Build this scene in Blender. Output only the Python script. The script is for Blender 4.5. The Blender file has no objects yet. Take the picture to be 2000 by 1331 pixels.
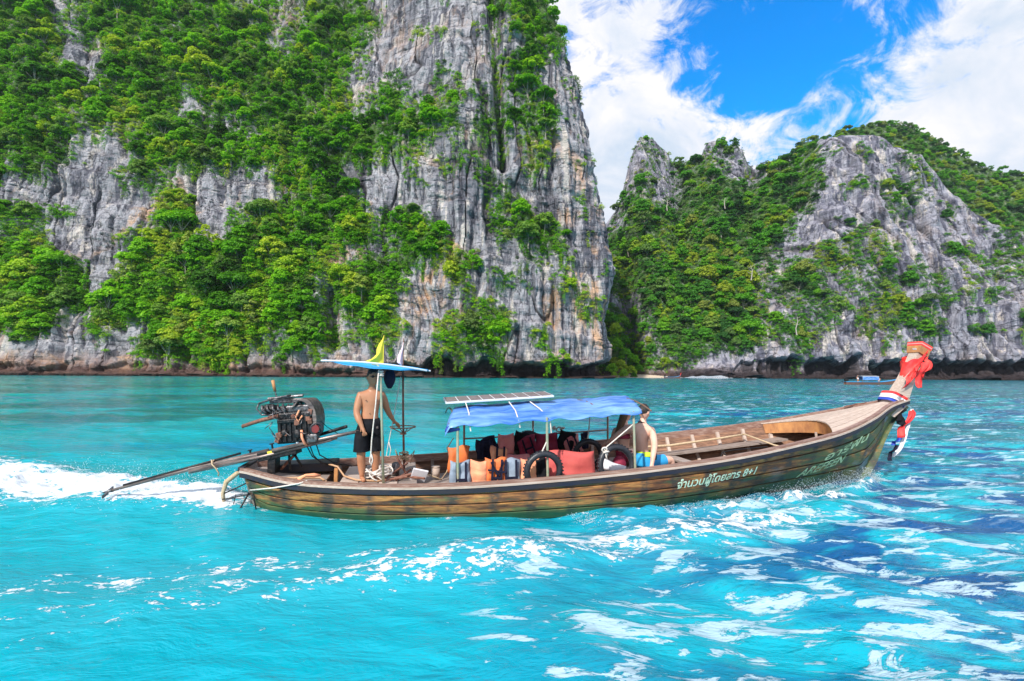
import bpy, bmesh, math, random
import numpy as np
from mathutils import Vector, Matrix, Euler

rng = np.random.default_rng(7)
random.seed(7)
SC = bpy.context.scene
COL = SC.collection

# ------------------------------------------------------------------ camera
CAM_H = 1.95
FOC = 944.0                      # focal length in pixels of a 2000 px wide frame
PITCH = math.atan(63.5 / 944.0)
ROLL = 0.007
cR = np.array([math.cos(ROLL), -math.sin(ROLL) * math.sin(PITCH), math.sin(ROLL) * math.cos(PITCH)])
cU = np.array([-math.sin(ROLL), -math.cos(ROLL) * math.sin(PITCH), math.cos(ROLL) * math.cos(PITCH)])
cF = np.array([0, math.cos(PITCH), math.sin(PITCH)])
cam_d = bpy.data.cameras.new('camera')
cam = bpy.data.objects.new('camera', cam_d)
COL.objects.link(cam)
cam_d.sensor_width = 36.0
cam_d.lens = 36.0 * FOC / 2000.0
cam_d.clip_start = 0.05
cam_d.clip_end = 5000
cam.matrix_world = Matrix(((cR[0], cU[0], -cF[0], 0), (cR[1], cU[1], -cF[1], 0), (cR[2], cU[2], -cF[2], CAM_H), (0, 0, 0, 1)))
SC.camera = cam

# ------------------------------------------------------------------ world and sun
SUN_EL, SUN_AZ = math.radians(41), math.radians(208)      # azimuth clockwise from +Y: behind the camera, a little left
EXPOSURE = 0.45
wd = bpy.data.worlds.new('World'); SC.world = wd; wd.use_nodes = True
SC.view_settings.view_transform = 'Standard'; SC.view_settings.look = 'None'
SC.view_settings.exposure = EXPOSURE; SC.view_settings.gamma = 1.0
SC.view_settings.use_curve_mapping = False
SC.render.engine = 'CYCLES'
SC.cycles.use_denoising = True
SC.cycles.max_bounces = 6; SC.cycles.diffuse_bounces = 3; SC.cycles.glossy_bounces = 3
SC.cycles.transparent_max_bounces = 8; SC.cycles.transmission_bounces = 4
SC.cycles.caustics_reflective = False; SC.cycles.caustics_refractive = False
SC.cycles.sample_clamp_indirect = 4.0


class NT:
    """small helper for building node trees"""
    def __init__(s, tree):
        s.t = tree; s.n = tree.nodes; s.l = tree.links

    def new(s, kind, **kw):
        n = s.n.new(kind)
        for k, v in kw.items():
            if k.startswith('i_'):
                key = k[2:]
                s.put(n.inputs[int(key) if key.isdigit() else key.replace('_', ' ')], v)
            else:
                setattr(n, k, v)
        return n

    def put(s, sock, v):
        if isinstance(v, bpy.types.NodeSocket):
            s.l.new(v, sock)
        elif isinstance(v, (tuple, list)) and len(v) == 3 and sock.type == 'RGBA':
            sock.default_value = (*v, 1)
        else:
            sock.default_value = v

    def math(s, op, a, b=0.0, c=None, clamp=False):
        n = s.n.new('ShaderNodeMath'); n.operation = op; n.use_clamp = clamp
        s.put(n.inputs[0], a); s.put(n.inputs[1], b)
        if c is not None: s.put(n.inputs[2], c)
        return n.outputs[0]

    def mix(s, f, a, b, mode='MIX'):
        n = s.n.new('ShaderNodeMix'); n.data_type = 'RGBA'; n.blend_type = mode
        s.put(n.inputs[0], f); s.put(n.inputs[6], a); s.put(n.inputs[7], b)
        return n.outputs[2]

    def map(s, v, lo, hi, a=0.0, b=1.0, smooth=False):
        n = s.n.new('ShaderNodeMapRange')
        if smooth: n.interpolation_type = 'SMOOTHSTEP'
        s.put(n.inputs[0], v); s.put(n.inputs[1], lo); s.put(n.inputs[2], hi); s.put(n.inputs[3], a); s.put(n.inputs[4], b)
        return n.outputs[0]

    def coords(s, kind='Object', scale=(1, 1, 1), rot=(0, 0, 0), loc=(0, 0, 0)):
        tc = s.n.new('ShaderNodeTexCoord'); m = s.n.new('ShaderNodeMapping')
        s.l.new(tc.outputs[kind], m.inputs[0])
        m.inputs['Scale'].default_value = scale; m.inputs['Rotation'].default_value = rot; m.inputs['Location'].default_value = loc
        return m.outputs[0]

    def noise(s, vec, scale, detail=4, rough=0.55, dist=0.0, out=0):
        n = s.n.new('ShaderNodeTexNoise'); s.put(n.inputs['Vector'], vec)
        n.inputs['Scale'].default_value = scale; n.inputs['Detail'].default_value = detail
        n.inputs['Roughness'].default_value = rough; n.inputs['Distortion'].default_value = dist
        return n.outputs[out]

    def ramp(s, v, stops, interp='LINEAR'):
        n = s.n.new('ShaderNodeValToRGB'); n.color_ramp.interpolation = interp
        el = n.color_ramp.elements
        while len(el) < len(stops): el.new(0.5)
        for e, (p, c) in zip(el, stops):
            e.position = p; e.color = (*c, 1) if len(c) == 3 else c
        s.put(n.inputs[0], v)
        return n.outputs[0]

    def bump(s, h, strength=0.5, dist=0.1, normal=None):
        n = s.n.new('ShaderNodeBump'); n.inputs['Strength'].default_value = strength; n.inputs['Distance'].default_value = dist
        s.put(n.inputs['Height'], h)
        if normal is not None: s.put(n.inputs['Normal'], normal)
        return n.outputs[0]


def px_dir(x, y):
    d = cF + cR * (x - 1000) / FOC - cU * (y - 665.5) / FOC
    return d / np.linalg.norm(d)


def build_world():
    nt = NT(wd.node_tree); nt.n.clear()
    out = nt.new('ShaderNodeOutputWorld'); bg = nt.new('ShaderNodeBackground')
    sky = nt.new('ShaderNodeTexSky', sky_type='NISHITA', sun_disc=False, sun_elevation=SUN_EL, sun_rotation=SUN_AZ)
    sky.altitude = 0; sky.air_density = 1.0; sky.dust_density = 0.3; sky.ozone_density = 2.0
    tc = nt.new('ShaderNodeTexCoord'); D = tc.outputs['Generated']
    sep = nt.new('ShaderNodeSeparateXYZ', i_0=D)
    # cloud layer coordinates: direction projected on a flat layer above
    zz = nt.math('MAXIMUM', nt.math('ADD', sep.outputs[2], 0.22), 0.08)
    px = nt.math('DIVIDE', sep.outputs[0], zz); py = nt.math('DIVIDE', sep.outputs[1], zz)
    cv = nt.new('ShaderNodeVectorMath', operation='MULTIPLY', i_0=D, i_1=(2.3, 2.3, 3.2))
    n1 = nt.noise(cv.outputs[0], 3.1, 9, 0.62, 0.25)
    n2 = nt.noise(cv.outputs[0], 0.8, 3, 0.5, 0.2)

    def lobe(x, y, w):
        c = px_dir(x, y)
        dt = nt.new('ShaderNodeVectorMath', operation='DOT_PRODUCT', i_0=D, i_1=tuple(c))
        return nt.map(dt.outputs['Value'], math.cos(math.radians(w)), 1.0, 0.0, 1.0, True)
    hole = nt.math('ADD', nt.math('MULTIPLY', lobe(1600, -20, 15), 1.05), nt.math('MULTIPLY', lobe(1490, 200, 12), 0.85))
    hole = nt.math('ADD', hole, nt.math('MULTIPLY', lobe(1270, 170, 9), 0.30))
    hole = nt.math('SUBTRACT', hole, nt.math('MULTIPLY', lobe(1290, 30, 10), 0.30))
    hole = nt.math('SUBTRACT', hole, nt.math('MULTIPLY', lobe(1860, 60, 12), 0.25))
    dens = nt.math('ADD', nt.math('MULTIPLY', n1, 1.0), nt.math('MULTIPLY', n2, 0.35))
    dens = nt.math('SUBTRACT', dens, nt.math('MULTIPLY', hole, 0.27))
    # thicker towards the horizon
    dens = nt.math('ADD', dens, nt.map(sep.outputs[2], 0.22, 0.56, 0.24, 0.0))
    wisp = nt.noise(cv.outputs[0], 4.2, 9, 0.66, 0.9)
    dens = nt.math('ADD', dens, nt.math('MULTIPLY', nt.math('SUBTRACT', wisp, 0.5), 1.5))
    cover = nt.map(dens, 0.36, 0.72, 0.0, 1.0, True)
    shade = nt.map(nt.noise(cv.outputs[0], 2.0, 6, 0.62, 0.6), 0.40, 0.66, 0.0, 1.0)
    cloud = nt.mix(shade, (0.76, 0.75, 0.78), (0.47, 0.56, 0.68))
    hs = nt.new('ShaderNodeHueSaturation', i_Saturation=1.45, i_Value=1.0, i_Color=sky.outputs[0])
    skyc = nt.mix(1.0, hs.outputs[0], (0.05, 0.215, 0.24), 'MULTIPLY')
    colr = nt.mix(cover, skyc, cloud)
    # below the horizon: open sea colour
    colr = nt.mix(nt.map(sep.outputs[2], -0.02, 0.0), (0.02, 0.25, 0.32), colr)
    nt.put(bg.inputs[0], colr); bg.inputs[1].default_value = 1.0
    nt.l.new(bg.outputs[0], out.inputs[0])


build_world()
sun_d = bpy.data.lights.new('sun', 'SUN'); sun_d.energy = 4.0; sun_d.angle = math.radians(2.0); sun_d.color = (1.0, 0.96, 0.9)
sun = bpy.data.objects.new('sun', sun_d); COL.objects.link(sun)
sdir = Vector((math.sin(SUN_AZ) * math.cos(SUN_EL), math.cos(SUN_AZ) * math.cos(SUN_EL), math.sin(SUN_EL)))
sun.rotation_euler = sdir.to_track_quat('Z', 'Y').to_euler()
sun.location = (0, -10, 40)


# ------------------------------------------------------------------ helpers
def proj(P):
    d = np.asarray(P, float) - np.array([0, 0, CAM_H]); w = d @ cF
    return 1000 + FOC * (d @ cR) / w, 665.5 - FOC * (d @ cU) / w, w


def at_depth(x, y, Y):
    """the world point at distance Y (along +Y) behind a direction of the reference frame"""
    d = px_dir(x, y)
    return np.array([0, 0, CAM_H]) + d * (Y / d[1])


def _hash(ix, iy, iz, seed):
    h = (ix.astype(np.uint32) * np.uint32(374761393) + iy.astype(np.uint32) * np.uint32(668265263)
         + iz.astype(np.uint32) * np.uint32(2147483647) + np.uint32((seed * 974634777) & 0xffffffff))
    h = (h ^ (h >> np.uint32(13))) * np.uint32(1274126177)
    h = (h ^ (h >> np.uint32(16))) * np.uint32(2246822519)
    return ((h ^ (h >> np.uint32(15))) & np.uint32(0xffffff)).astype(np.float32) / np.float32(0xffffff)


def vnoise(x, y, z, seed=0):
    """value noise, -1..1"""
    x, y, z = [np.asarray(a, np.float32) for a in np.broadcast_arrays(x, y, z)]
    fx, fy, fz = np.floor(x), np.floor(y), np.floor(z)
    ix, iy, iz = fx.astype(np.int64), fy.astype(np.int64), fz.astype(np.int64)
    tx, ty, tz = x - fx, y - fy, z - fz
    tx = tx * tx * tx * (tx * (tx * 6 - 15) + 10); ty = ty * ty * ty * (ty * (ty * 6 - 15) + 10); tz = tz * tz * tz * (tz * (tz * 6 - 15) + 10)
    r = 0
    for a in (0, 1):
        wa = tx if a else 1 - tx
        for b in (0, 1):
            wb = ty if b else 1 - ty
            for c in (0, 1):
                wc = tz if c else 1 - tz
                r = r + wa * wb * wc * _hash(ix + a, iy + b, iz + c, seed)
    return r * 2 - 1


def fbm(x, y, z, oct=4, seed=0, gain=0.5):
    s, a, tot = 0, 1.0, 0
    for o in range(oct):
        s = s + a * vnoise(x, y, z, seed + o * 17); tot += a
        x, y, z = x * 2.03 + 5.2, y * 2.03 + 1.3, z * 2.03 + 9.1; a *= gain
    return s / tot


def sstep(v, a, b):
    t = np.clip((v - a) / (b - a), 0, 1)
    return t * t * (3 - 2 * t)


def tag(o, label=None, cat=None, group=None, kind=None):
    if label: o['label'] = label
    if cat: o['category'] = cat
    if group: o['group'] = group
    if kind: o['kind'] = kind
    return o


def link(name, me, mat=None, parent=None, loc=None):
    if mat is not None and len(me.materials) == 0: me.materials.append(mat)
    o = bpy.data.objects.new(name, me); COL.objects.link(o)
    if parent is not None: o.parent = parent
    if loc is not None: o.location = loc
    return o


def empty(name, loc, rz=0.0, label=None, cat=None, group=None):
    o = bpy.data.objects.new(name, None); COL.objects.link(o)
    o.location = loc; o.rotation_euler = (0, 0, rz); o.empty_display_size = 0.2
    return tag(o, label, cat, group)


def np_mesh(name, verts, quads, smooth=False):
    me = bpy.data.meshes.new(name)
    verts = np.asarray(verts, np.float32); quads = np.asarray(quads, np.int32)
    k = quads.shape[1]
    me.vertices.add(len(verts)); me.vertices.foreach_set('co', verts.ravel())
    me.loops.add(quads.size); me.loops.foreach_set('vertex_index', quads.ravel())
    me.polygons.add(len(quads)); me.polygons.foreach_set('loop_start', np.arange(0, quads.size, k, dtype=np.int32))
    me.update(calc_edges=True)
    me.polygons.foreach_set('use_smooth', np.full(len(quads), smooth))
    me.validate(); me.update()
    return me


def grid_quads(nr, nc):
    i = np.arange((nr - 1) * (nc - 1)); r = i // (nc - 1); c = i % (nc - 1)
    a = r * nc + c
    return np.stack([a, a + 1, a + nc + 1, a + nc], 1)


def attr(me, name, vals):
    a = me.attributes.new(name, 'FLOAT', 'POINT'); a.data.foreach_set('value', np.asarray(vals, np.float32).ravel())


def new_mat(name):
    m = bpy.data.materials.new(name); m.use_nodes = True
    nt = NT(m.node_tree); nt.n.clear()
    out = nt.new('ShaderNodeOutputMaterial'); p = nt.new('ShaderNodeBsdfPrincipled')
    nt.l.new(p.outputs[0], out.inputs[0])
    return m, nt, p, out


def copy_tree(src, loc, rot, scale, parent=None):
    c = src.copy(); COL.objects.link(c); c.parent = parent
    c.location = loc; c.rotation_euler = rot; c.scale = scale
    for ch in list(src.children):
        d = ch.copy(); COL.objects.link(d); d.parent = c
    return c
# ------------------------------------------------------------------ cliffs
VEG_L = """999534789899899899767567999982110112105999990000
999932799999998999987336999998100011133199999900
999863899999889999996338999984006660023399999970
999981339998999999998448998852100110001019989970
999970027999999999999949997550000111012489432300
999996337799899999999999999421420130002588312200
999997335789989999999999988342640056044349024530
999999667899890799899899999434744056333348023543
999998779989991369989999998543967677056458820244
999999688889998642698999899489989878067778822024
999994233457999888748999898999869754277448831002
889963011289989988869999999989867021112308801122
378771100118989889899999999994112143330106802322
445500010557430013200489896000044032024409003124
200000000335530012210389885100021120033300001135
010100000000698000020259899921000000013950004313
665465000001799000567999999971689100003599200431
244420000002689200689999999993889720004799930012
378000000551899100999999999996289982003899980010
688400021017999999999999997220699994520001894002
999897200288799999999999983588897128850046215012
999899701999999999999999847888970018305460054013
899979617899999999999999738987870002401122066301
999999937999939999999999238889900000366000022440
999942289979999999999999842888700003168730000462
999920066203999999999979952387650057787903500020
246000030012999999996239987238600068467005800120
000000001269999999900370530000000067145600551010
000000000000023577000130000000000000000000395000
000000000000000000000000000000000000000000000000"""
VEG_R = """00000000000000000000000000000000
00110000000000030012232300000000
00238405555420692311121122000000
00123888311388893201014602368000
01104888622488891001010550013860
03302799899999982330014422028600
48733999999989870000166521046960
69999999999999630000052000005577
49999999999998210211411000000278
99999999999884110253400300000034
99999999999942122563662100000056
99999999999533660154232630010065
99999999998347983342440633141305
93999999999367894332460066053140
22999999996424633114555004400000
81299999999512546601330563051030
92199999999378935301420246000021
99289999989835761001043320010010
99527895463012512020000001010000
99885431100000310000000000000000
99700000000000000000000000000000"""
VL = np.array([[int(c) for c in r.ljust(48, '0')[:48]] for r in VEG_L.split('\n')], float)
VR = np.array([[int(c) for c in r.ljust(32, '0')[:32]] for r in VEG_R.split('\n')], float)


def lookup(M, x, y, x0, y0, cell=25.0):
    """smooth lookup in a density table"""
    cx = np.clip((x - x0) / cell - 0.5, 0, M.shape[1] - 1.001); cy = np.clip((y - y0) / cell - 0.5, 0, M.shape[0] - 1.001)
    i, j = cx.astype(int), cy.astype(int); tx, ty = cx - i, cy - j
    return (M[j, i] * (1 - tx) * (1 - ty) + M[j, i + 1] * tx * (1 - ty) + M[j + 1, i] * (1 - tx) * ty + M[j + 1, i + 1] * tx * ty) / 9.0


def rock_material(name, light, dark, ochre, ochre_amt, strata_rot, haze=(0.30, 0.31, 0.36)):
    m, nt, p, out = new_mat(name)
    O = nt.coords('Object')
    streak = nt.noise(nt.coords('Object', (1, 1, 0.10)), 0.28, 6, 0.65, 0.3)
    fine = nt.noise(nt.coords('Object', (1, 1, 0.16)), 1.3, 5, 0.7, 0.2)
    panel = nt.noise(nt.coords('Object', (1, 1, 0.22)), 0.085, 7, 0.68, 0.5)
    patch = nt.noise(O, 0.045, 4, 0.6, 0.6)
    blotch = nt.noise(O, 0.35, 5, 0.65)
    strat = nt.noise(nt.coords('Object', (0.10, 0.10, 1.0), strata_rot), 0.9, 5, 0.72, 0.25)
    c = nt.mix(nt.map(blotch, 0.3, 0.7), light, tuple(x * 0.62 for x in light))
    c = nt.mix(nt.map(streak, 0.48, 0.57), c, dark)
    c = nt.mix(nt.map(panel, 0.50, 0.60, 0.0, 0.75), c, nt.mix(1.0, c, (0.42, 0.42, 0.47), 'MULTIPLY'))
    c = nt.mix(nt.math('MULTIPLY', nt.map(fine, 0.55, 0.68), 0.5), c, (0.10, 0.10, 0.115))
    # fresh, pale ochre rock where slabs have fallen away
    om = nt.math('MULTIPLY', nt.map(patch, 0.53, 0.62), nt.map(nt.noise(nt.coords('Object', (1, 1, 0.16), loc=(7, 3, 1)), 0.22, 5, 0.65, 0.4), 0.44, 0.56))
    low = nt.map(nt.new('ShaderNodeSeparateXYZ', i_0=O).outputs[2], 70.0, 115.0, 1.0, 0.35)
    c = nt.mix(nt.math('MULTIPLY', nt.math('MULTIPLY', om, low), ochre_amt), c, ochre)
    wm = nt.map(nt.noise(nt.coords('Object', (1, 1, 0.13), loc=(31, 3, 5)), 0.20, 5, 0.7), 0.555, 0.63)
    c = nt.mix(nt.math('MULTIPLY', wm, 0.85), c, (0.72, 0.64, 0.58))
    # crevices between the beds hold dirt
    c = nt.mix(nt.math('MULTIPLY', nt.map(strat, 0.36, 0.44, 1.0, 0.0), 0.55), c, (0.05, 0.045, 0.05))
    vr = nt.new('ShaderNodeTexVoronoi', feature='DISTANCE_TO_EDGE'); wv = nt.new('ShaderNodeVectorMath', operation='MULTIPLY_ADD'); nt.put(wv.inputs[0], nt.noise(O, 0.5, 4, 0.6, 0.0, 1)); wv.inputs[1].default_value = (3.2, 3.2, 3.2); nt.put(wv.inputs[2], nt.coords('Object', (1, 1, 0.38), (0.05, 0.12, 0))); nt.put(vr.inputs['Vector'], wv.outputs[0])
    vr.inputs['Scale'].default_value = 0.30
    crack = nt.map(vr.outputs['Distance'], 0.0, 0.035, 1.0, 0.0)
    crack = nt.math('MULTIPLY', crack, nt.map(nt.noise(O, 0.12, 2), 0.42, 0.6))
    c = nt.mix(nt.math('MULTIPLY', crack, 0.7), c, (0.035, 0.03, 0.035))
    ja = nt.new('ShaderNodeAttribute', attribute_name='joint')
    c = nt.mix(nt.math('MULTIPLY', ja.outputs['Fac'], 0.8), c, (0.045, 0.04, 0.045))
    # moss and undergrowth
    va = nt.new('ShaderNodeAttribute', attribute_name='veg')
    moss = nt.mix(nt.noise(O, 0.5, 4), (0.035, 0.085, 0.012), (0.10, 0.20, 0.022))
    mk = nt.math('MULTIPLY', nt.map(nt.math('ADD', nt.math('MULTIPLY', va.outputs['Fac'], 0.66), nt.math('MULTIPLY', nt.math('SUBTRACT', nt.noise(O, 0.6, 5, 0.7), 0.5), 1.6)), 0.36, 0.62), 0.92)
    c = nt.mix(mk, c, moss)
    # tide band: brown then black wet rock
    sep = nt.new('ShaderNodeSeparateXYZ', i_0=O)
    zt = nt.math('ADD', sep.outputs[2], nt.math('MULTIPLY', nt.math('SUBTRACT', nt.noise(O, 0.18, 4), 0.5), 5.0))
    ta = nt.new('ShaderNodeAttribute', attribute_name='tide')
    c = nt.mix(nt.math('MULTIPLY', nt.map(zt, 9.0, 4.0), nt.math('MULTIPLY', nt.map(streak, 0.4, 0.56, 0.85, 0.25), ochre_amt)), c, (0.36, 0.20, 0.13))
    c = nt.mix(nt.math('MULTIPLY', nt.map(zt, 4.4, 2.2), 0.85), c, nt.mix(strat, (0.16, 0.08, 0.06), (0.05, 0.03, 0.03)))
    c = nt.mix(nt.math('MULTIPLY', ta.outputs['Fac'], 0.86), c, nt.mix(blotch, (0.018, 0.015, 0.02), (0.06, 0.05, 0.055)))
    c = nt.mix(nt.map(sep.outputs[2], 1.0, 0.4), c, (0.05, 0.032, 0.028))
    h = nt.math('ADD', nt.math('MULTIPLY', strat, 1.0), nt.math('MULTIPLY', fine, 0.8))
    h = nt.math('ADD', h, nt.math('MULTIPLY', nt.noise(O, 1.6, 6, 0.7), 0.9))
    h = nt.math('SUBTRACT', h, nt.math('MULTIPLY', crack, 1.0))
    nt.put(p.inputs['Normal'], nt.bump(h, 1.0, 0.95))
    nt.put(p.inputs['Base Color'], c); p.inputs['Roughness'].default_value = 0.92
    p.inputs['Specular IOR Level'].default_value = 0.15
    return m


rock_left = rock_material('limestone_grey_ochre', (0.55, 0.53, 0.57), (0.14, 0.14, 0.17), (0.68, 0.43, 0.28), 1.0, (0.10, 0.16, 0))
rock_right = rock_material('limestone_grey', (0.50, 0.485, 0.56), (0.15, 0.15, 0.20), (0.56, 0.42, 0.34), 0.45, (-0.05, -0.20, 0))


def displaced(P, N, veg, amp_macro=5.0, flute=1.6, strata=0.7, tilt=0.15, seed=0):
    x, y, z = P[..., 0], P[..., 1], P[..., 2]
    s = x + 0.6 * y
    d = amp_macro * fbm(x / 42, y / 42, z / 60, 4, seed + 1)
    w = fbm(x / 20, y / 20, z / 20, 2, seed + 40) * 4
    d = d + flute * (np.abs(vnoise((s + w) / 8.5, y * 0 + 3.3, z / 48, seed + 3)) * 2 - 0.8) + flute * 0.45 * (np.abs(vnoise((s + w) / 2.6, y * 0, z / 16, seed + 5)) * 2 - 0.8)
    u = (z + tilt * x + w * 0.5) / 3.4
    lay = vnoise(u, s / 60, 0.5, seed + 7)
    lay = np.sign(lay) * np.abs(lay) ** 0.6
    u2 = (z + tilt * 1.3 * x + w) / 1.25
    lay2 = vnoise(u2, s / 25, 0.5, seed + 9)
    d = d + strata * lay + strata * 0.42 * lay2
    d = d + 0.9 * fbm(x / 4.2, y / 4.2, z / 4.2, 3, seed + 11)
    # joint blocks: stepped faces
    b = vnoise(s / 5.5, 0.0, z / 11.0, seed + 21)
    d = d + 0.8 * np.round(b * 3) / 3
    # joints: narrow vertical cracks and tilted bedding cracks, opened where the rock is bare
    c1 = np.exp(-(vnoise((s + w * 1.2) / 6.5, 7.7, z / 55, seed + 31) / 0.045) ** 2) * sstep(vnoise(s / 30, 1.0, z / 22, seed + 33), -0.35, 0.25)
    c2 = np.exp(-(vnoise((s + w * 0.8) / 2.9, 2.2, z / 17, seed + 35) / 0.07) ** 2) * sstep(vnoise(s / 14, 4.0, z / 12, seed + 37), 0.0, 0.5)
    c3 = np.exp(-(vnoise((z + tilt * x + w * 0.7) / 2.6, s / 38, 5.0, seed + 39) / 0.06) ** 2) * sstep(vnoise(s / 11, 6.0, z / 7, seed + 43), 0.0, 0.45)
    crk = np.maximum(np.maximum(c1, 0.5 * c2), 0.6 * c3)
    d = d - 1.9 * c1 - 0.5 * c2 - 0.6 * c3
    d = d + veg * 1.2
    return P + N * d[..., None], crk


def notch(z, top, depth, jag):
    """wave-cut undercut above the waterline"""
    t = top + jag
    return depth * sstep(z, 0.3, 1.6) * (1 - sstep(z, t - 1.6, t + 0.4))


# --- left cliff: runs from beyond the left edge to a corner and turns away
ctrl = np.array([(-420, 60), (-330, 128), (-240, 156), (-175, 166), (-100, 172), (-40, 178), (5, 184), (25, 186), (34, 190), (37, 198), (34, 230), (20, 290), (0, 340)], float)
seg = np.r_[0, np.cumsum(np.hypot(*np.diff(ctrl, axis=0).T))]


def catmull(P, t):
    n = len(P); k = np.clip(np.searchsorted(seg, t, side='right') - 1, 0, n - 2)
    h = (seg[k + 1] - seg[k]); u = (t - seg[k]) / h
    tan = np.gradient(P, seg, axis=0)
    a, b, ma, mb = P[k], P[k + 1], tan[k] * h[:, None], tan[k + 1] * h[:, None]
    u = u[:, None]
    return a * (2 * u**3 - 3 * u**2 + 1) + ma * (u**3 - 2 * u**2 + u) + b * (-2 * u**3 + 3 * u**2) + mb * (u**3 - u**2)


i_vis0 = seg[2] + 20; i_vis1 = seg[9] + 8
tt = np.r_[np.arange(0, i_vis0, 3.0), np.arange(i_vis0, i_vis1, 0.40), np.arange(i_vis1, seg[-1], 2.5)]
C = catmull(ctrl, tt)
T = np.gradient(C, axis=0); T /= np.linalg.norm(T, axis=1)[:, None]
Nrm = np.stack([T[:, 1], -T[:, 0]], 1)          # outward, towards the camera side
zz_ = np.r_[-2, np.arange(-0.4, 232, 0.46), 236, 242, 250]
nz, ns = len(zz_), len(tt)
Z, I = np.meshgrid(zz_, np.arange(ns), indexing='ij')
X = C[I, 0]; Y = C[I, 1]
# silhouette of the corner, leaning left as it rises
sil = np.array([at_depth(a_, b_, 194 + 0.10 * (732 - b_) * 0.21) for a_, b_ in ((1196, 735), (1196, 620), (1192, 500), (1180, 400), (1160, 300), (1147, 200), (1118, 100), (1068, 0), (1000, -90), (890, -170), (600, -260))])
sil_z = sil[:, 2]; sil_x = sil[:, 0] - 1.5
shift = 37.5 - np.interp(Z, sil_z, sil_x)
wgt = sstep(C[:, 0], -60, 30); wgt[(np.arange(ns) > np.argmax(C[:, 0]))] = 1
X = X - shift * wgt[I]
pxl, pyl, _ = proj(np.stack([X, Y, Z], -1).reshape(-1, 3)); pxl = pxl.reshape(X.shape); pyl = pyl.reshape(X.shape)
left_w = 1 - sstep(pxl, 560, 980)
lean = Z * (0.10 + 0.26 * left_w) + 14 * np.maximum(0, Z - 205) / 10
veg0 = lookup(VL, pxl, pyl, 0, 0)
N3 = np.stack([Nrm[I, 0], Nrm[I, 1], 0.12 + 0 * X], -1)
P = np.stack([X, Y + lean, Z], -1)
pxl, pyl, _ = proj(P.reshape(-1, 3)); pxl = pxl.reshape(X.shape); pyl = pyl.reshape(X.shape)
veg0 = lookup(VL, pxl, pyl, 0, 0)
off_left = sstep(-pxl, -20, 60); veg0 = np.where(pxl < 0, np.maximum(veg0, 0.75 * sstep(fbm(X / 18, Y / 18, Z / 18, 2, 5), -0.2, 0.3)), veg0)
P, crkL = displaced(P, N3, veg0, 4.2, 2.1, 0.8, 0.17, 0)
# gullies and cracks running down the face
def groove(px0, y0, px1, y1, w, depth):
    t = np.clip((pyl - y0) / (y1 - y0), 0, 1); cx = px0 + (px1 - px0) * t
    e = np.exp(-((pxl - cx) / w) ** 2) * sstep(pyl, y0 - 12, y0 + 12) * (1 - sstep(pyl, y1 - 12, y1 + 12))
    return e * depth
g = groove(958, -40, 985, 330, 9, 7) + groove(1082, 560, 1086, 700, 5, 3.5) + groove(735, -40, 745, 150, 6, 2.5) + groove(268, 450, 262, 520, 7, 4)
g = g + groove(372, 340, 366, 470, 7, 4) + groove(130, 260, 116, 380, 10, 2) + groove(640, 560, 650, 680, 12, 5) + groove(545, 340, 560, 480, 20, 4) + groove(232, 600, 236, 690, 14, 4)
jag = 2.2 * vnoise(X / 9, Y / 9, 0, 77) + 1.0 * vnoise(X / 2.6, Y / 2.6, 0, 78)
big = sstep(pxl, 720, 800)
nd = notch(Z, 3.6 + 3.2 * big, 2.6 + 4.0 * big, jag)
P = P - N3 * (g + nd)[..., None]
# tilted ledges of the shore platform
led = (1 - sstep(Z, 0.5, 3.2)) * (1.2 + 1.6 * vnoise(X / 7, Y / 7, 0, 61) + 1.2 * vnoise((X * 0.2 + Z * 2.2), Y / 30, 0, 62)) + 1.4 * (1 - sstep(Z, 3, 5.5)) * (1 - big)
P = P + N3 * led[..., None]
meL = np_mesh('cliff', P.reshape(-1, 3), grid_quads(nz, ns)[:, ::-1], False)
attr(meL, 'veg', veg0); attr(meL, 'joint', crkL)
tide = sstep(nd, 2.0, 4.6) * big
attr(meL, 'tide', tide)
cliff_left = tag(link('cliff', meL, rock_left), 'tall grey and ochre limestone cliff overgrown with jungle, rising straight from the sea on the left', 'cliff', kind='structure')
PL, VLv = P, veg0

# --- right cliff and wooded slope
pc = np.r_[np.arange(1120, 1180, 6.0), np.arange(1180, 2030, 1.9), np.arange(2030, 2500, 8.0)]
rid = np.array([(1100, 560), (1185, 480), (1200, 425), (1215, 392), (1232, 322), (1244, 290), (1256, 269), (1282, 270), (1300, 288), (1312, 298), (1318, 312), (1340, 316), (1360, 310), (1380, 300), (1390, 279), (1405, 275), (1430, 284), (1450, 283), (1462, 292), (1470, 318), (1485, 328), (1500, 320), (1530, 318), (1565, 314), (1590, 296), (1620, 272), (1660, 265), (1700, 262), (1740, 266), (1765, 288), (1820, 302), (1845, 330), (1870, 362), (1900, 392), (1925, 415), (1960, 436), (2000, 450), (2060, 470), (2300, 520), (2500, 600)], float)
D0 = np.interp(pc, [1120, 1200, 1300, 1480, 1700, 2000, 2500], [285, 282, 274, 262, 254, 246, 230])
Lc = np.interp(pc, [1120, 1200, 1260, 1300, 1480, 1560, 1640, 2000, 2500], [60, 80, 95, 105, 95, 75, 52, 45, 60])
ry = np.interp(pc, rid[:, 0], rid[:, 1])
nrw = 262
tz = np.linspace(0, 1, nrw)
slope_pow = np.interp(pc, [1200, 1450, 1620, 2000], [1.25, 1.25, 1.6, 1.5])
ZR = np.zeros((nrw + 5, len(pc))); XR = ZR.copy(); YR = ZR.copy()
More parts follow.
